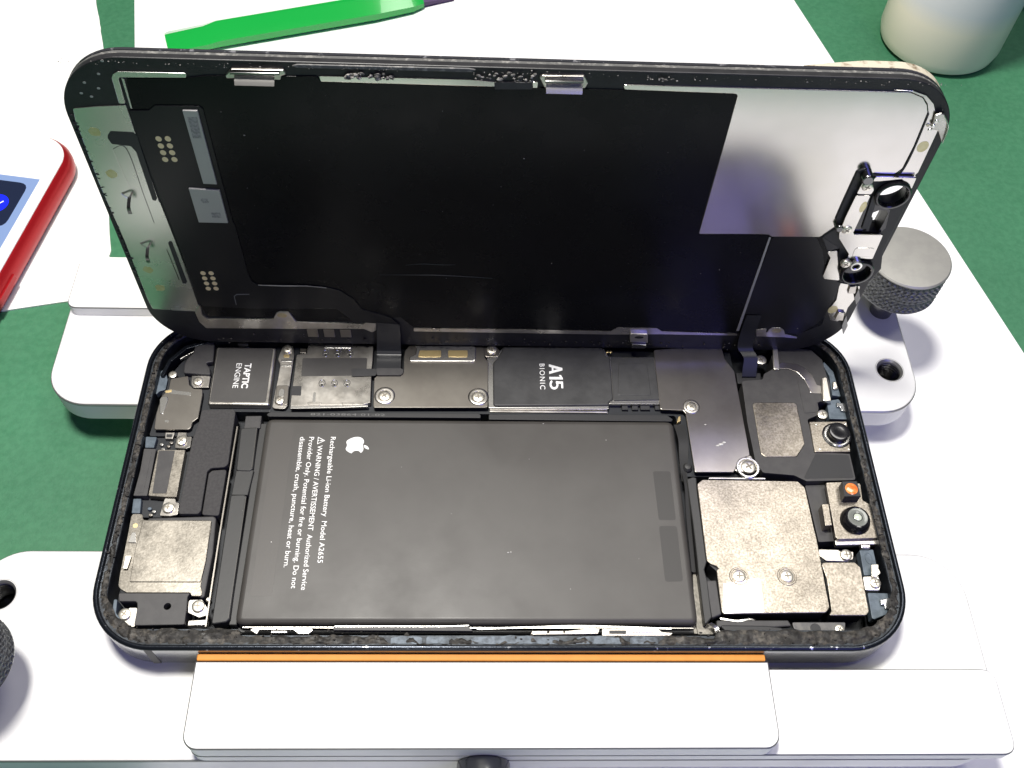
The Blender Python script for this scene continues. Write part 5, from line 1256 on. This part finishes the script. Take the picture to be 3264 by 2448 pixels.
# flex cables from the display down into the tray (bench coordinates turned into the display's own frame)
MI = M4.inverted()
def loc(p): return tuple((MI @ (Vector(p) * MM)) / MM)
c1 = ribbon("flex_cable", [(-26.0, 7.9, 0.4), (-26.05, 4.5, 0.9), loc((-26.5, 28.2, -0.4)), loc((-26.45, 26.4, -1.0)), loc((-26.4, 24.0, -1.15))],
                 [(-21.2, 7.5, 0.4), (-21.2, 4.5, 0.9), loc((-21.45, 28.2, -0.4)), loc((-21.4, 26.4, -1.0)), loc((-21.3, 24.0, -1.15))], FLEX, disp, 0.12, 30)
q = [loc((x, y, -1.05)) for x, y in P['cable_end']]
def slab3(name, pts, z1, z0, m, parent):
    n = len(pts)
    v = [loc((x, y, z1)) for x, y in pts] + [loc((x, y, z0)) for x, y in pts]
    f = [tuple(range(n))[::-1], tuple(range(n, 2 * n))] + [(i, (i + 1) % n, n + (i + 1) % n, n + i) for i in range(n)]
    o = obj(name, v, f, m, parent)
    bm = bmesh.new(); bm.from_mesh(o.data); bmesh.ops.recalc_face_normals(bm, faces=bm.faces); bm.to_mesh(o.data); bm.free()
    return o
slab3("connector_end", fillet(P['cable_end'], 0.4), -1.02, -1.4, GREYBLACK, c1)
slab3("cable_tape", fillet(P['cable_tape'], 0.4), -1.22, -1.36, TAPE, c1)
ribbon("flex_cable", [(49.6, 12.2, 0.35), (49.6, 6.9, 0.45), (49.7, 3.0, 1.6), loc((50.7, 27.0, 0.2)), loc((50.6, 25.4, -1.2)), loc((50.6, 24.2, -2.6))],
            [(52.6, 12.2, 0.35), (52.8, 6.6, 0.45), (52.9, 3.0, 1.6), loc((53.7, 27.0, 0.2)), loc((53.6, 25.4, -1.2)), loc((53.6, 24.2, -2.6))], FLEX, disp, 0.12, 30)

# ------------------------------------------------------------ things around
# green pry tool
d = Vector((69.5, 22.2)).normalized(); nq = Vector((-d.y, d.x))
def bar(name, secs, m, parent=None):
    verts, faces = [], []
    for t, hw, zc, hz in secs:
        c = Vector((-96.3, 151.6)) + d * t
        for (a, b_) in ((-1, -0.55), (-0.75, -1), (0.75, -1), (1, -0.55), (1, 0.1), (0.30, 1), (0.05, 1), (-1, 0.2)):
            q = c + nq * (a * hw)
            verts.append((q.x, q.y, zc + b_ * hz))
    n = len(secs)
    for i in range(n - 1):
        for k in range(8):
            faces.append((i * 8 + k, i * 8 + (k + 1) % 8, (i + 1) * 8 + (k + 1) % 8, (i + 1) * 8 + k))
    faces += [tuple(range(8))[::-1], tuple((n - 1) * 8 + k for k in range(8))]
    return obj(name, verts, faces, m, parent, autosmooth=20)
zb = BOARD_Z
tool = bar("pry_tool", [(-1.2, 4.5, zb + 1.9, 1.8), (0, 5.0, zb + 1.9, 1.85), (10, 5.1, zb + 2.2, 2.1), (14, 5.2, zb + 2.7, 2.6), (60, 5.2, zb + 2.7, 2.6), (72, 4.2, zb + 2.4, 2.3), (76, 2.6, zb + 1.9, 1.7)], PENGREEN)
tag(tool, "translucent bright green plastic pry tool lying on the white board", "pry tool")
bar("tip", [(76.02, 1.9, zb + 1.8, 1.5), (80, 1.5, zb + 1.5, 1.2), (86, 1.0, zb + 1.0, 0.8)], PENTIP, tool)

# bottle with liquid
BC = (135.3, 163.5)
bl = empty("plastic_bottle", (BC[0], BC[1], MAT_Z))
tag(bl, "translucent white plastic bottle partly filled with pale liquid, standing on the green mat", "bottle")
R = 18.2
oa = lathe("bottle_wall", [(R - 5, 0.05), (R - 2.2, 0.2), (R - 0.7, 1.4), (R, 4.0), (R, 90), (R - 6, 100), (8, 108), (8, 120), (7, 120), (7, 108), (R - 7, 99), (R - 1, 89), (R - 1, 4.4), (R - 1.6, 2.2), (R - 3, 1.2)], BOTTLE, None, 64)
oa.parent = bl
ob = lathe("liquid", [(R - 3.2, 1.35), (R - 1.8, 2.4), (R - 1.15, 4.6), (R - 1.15, 17), (0.05, 17)], LIQUID, None, 64)
ob.parent = bl

# black cap at the edge of the bench
cp = lathe("black_cap", [(8.6, 0), (9, 0.5), (9, 11), (8.4, 11.8), (0.02, 12)], BLACK, None, 40)
cp.location = Vector((173.5, 190, MAT_Z + 0.005)) * MM
tag(cp, "small round black cap on the mat behind the bottle", "cap")

# red phone lying on the tissue
ca, sa = math.cos(math.radians(-8.6)), math.sin(math.radians(-8.6))
RC = (-153.3, 42.4, MAT_Z + 0.505)
rp = empty("red_phone", RC, math.radians(-8.6))
tag(rp, "red smartphone with white front lying face up on the tissue", "smartphone")
RO = lambda dd: rrect(33.5 - dd, 69.0 - dd, 10.0 - dd, 14)
sweep("body", [(RO(2.6), 0.0), (RO(0.9), 0.5), (RO(0.15), 1.8), (RO(0.0), 3.4), (RO(0.15), 5.0), (RO(0.8), 6.3), (RO(1.4), 6.75)], RED, rp, close_last=True).location = (0, 0, 0)
prism("front_glass", RO(1.5), 7.2, 6.76, GLASSWHITE, rp, 0.25, 0, 3)
scn = prism("screen", [(-29.2, -55), (29.2, -55), (29.2, 52.5), (-29.2, 52.5)], 7.215, 7.1, SCREENLIGHT, rp, 0, 0.1)
prism("screen_tile", [(-2, 50.6), (27.2, 50.6), (27.2, 35.5), (-2, 35.5)], 7.225, 7.2, SCREENNAVY, scn, 0, 2.6)
prism("screen_icon", disc((21.9, 42.8), 3.1, 32), 7.232, 7.2, SCREENBLUE, scn, 0, 0)
ribbon("screen_tick", [(21.3, 42.7, 7.236), (22.1, 42.0, 7.236), (23.6, 43.7, 7.236)], [(21.55, 43.0, 7.236), (22.1, 42.45, 7.236), (23.35, 43.95, 7.236)], PRINT, scn, 0.002)
prism("side_button", [(33.35, 14), (33.9, 14), (33.9, 24), (33.35, 24)], 4.6, 3.0, RED, rp, 0.2, 0.1)

for o in list(COL.objects):
    if o.type == 'MESH' and o.name.split('.')[0] in ("adhesive_crumbs", "adhesive_residue", "edge_residue", "dust_specks"):
        o["kind"] = "stuff"
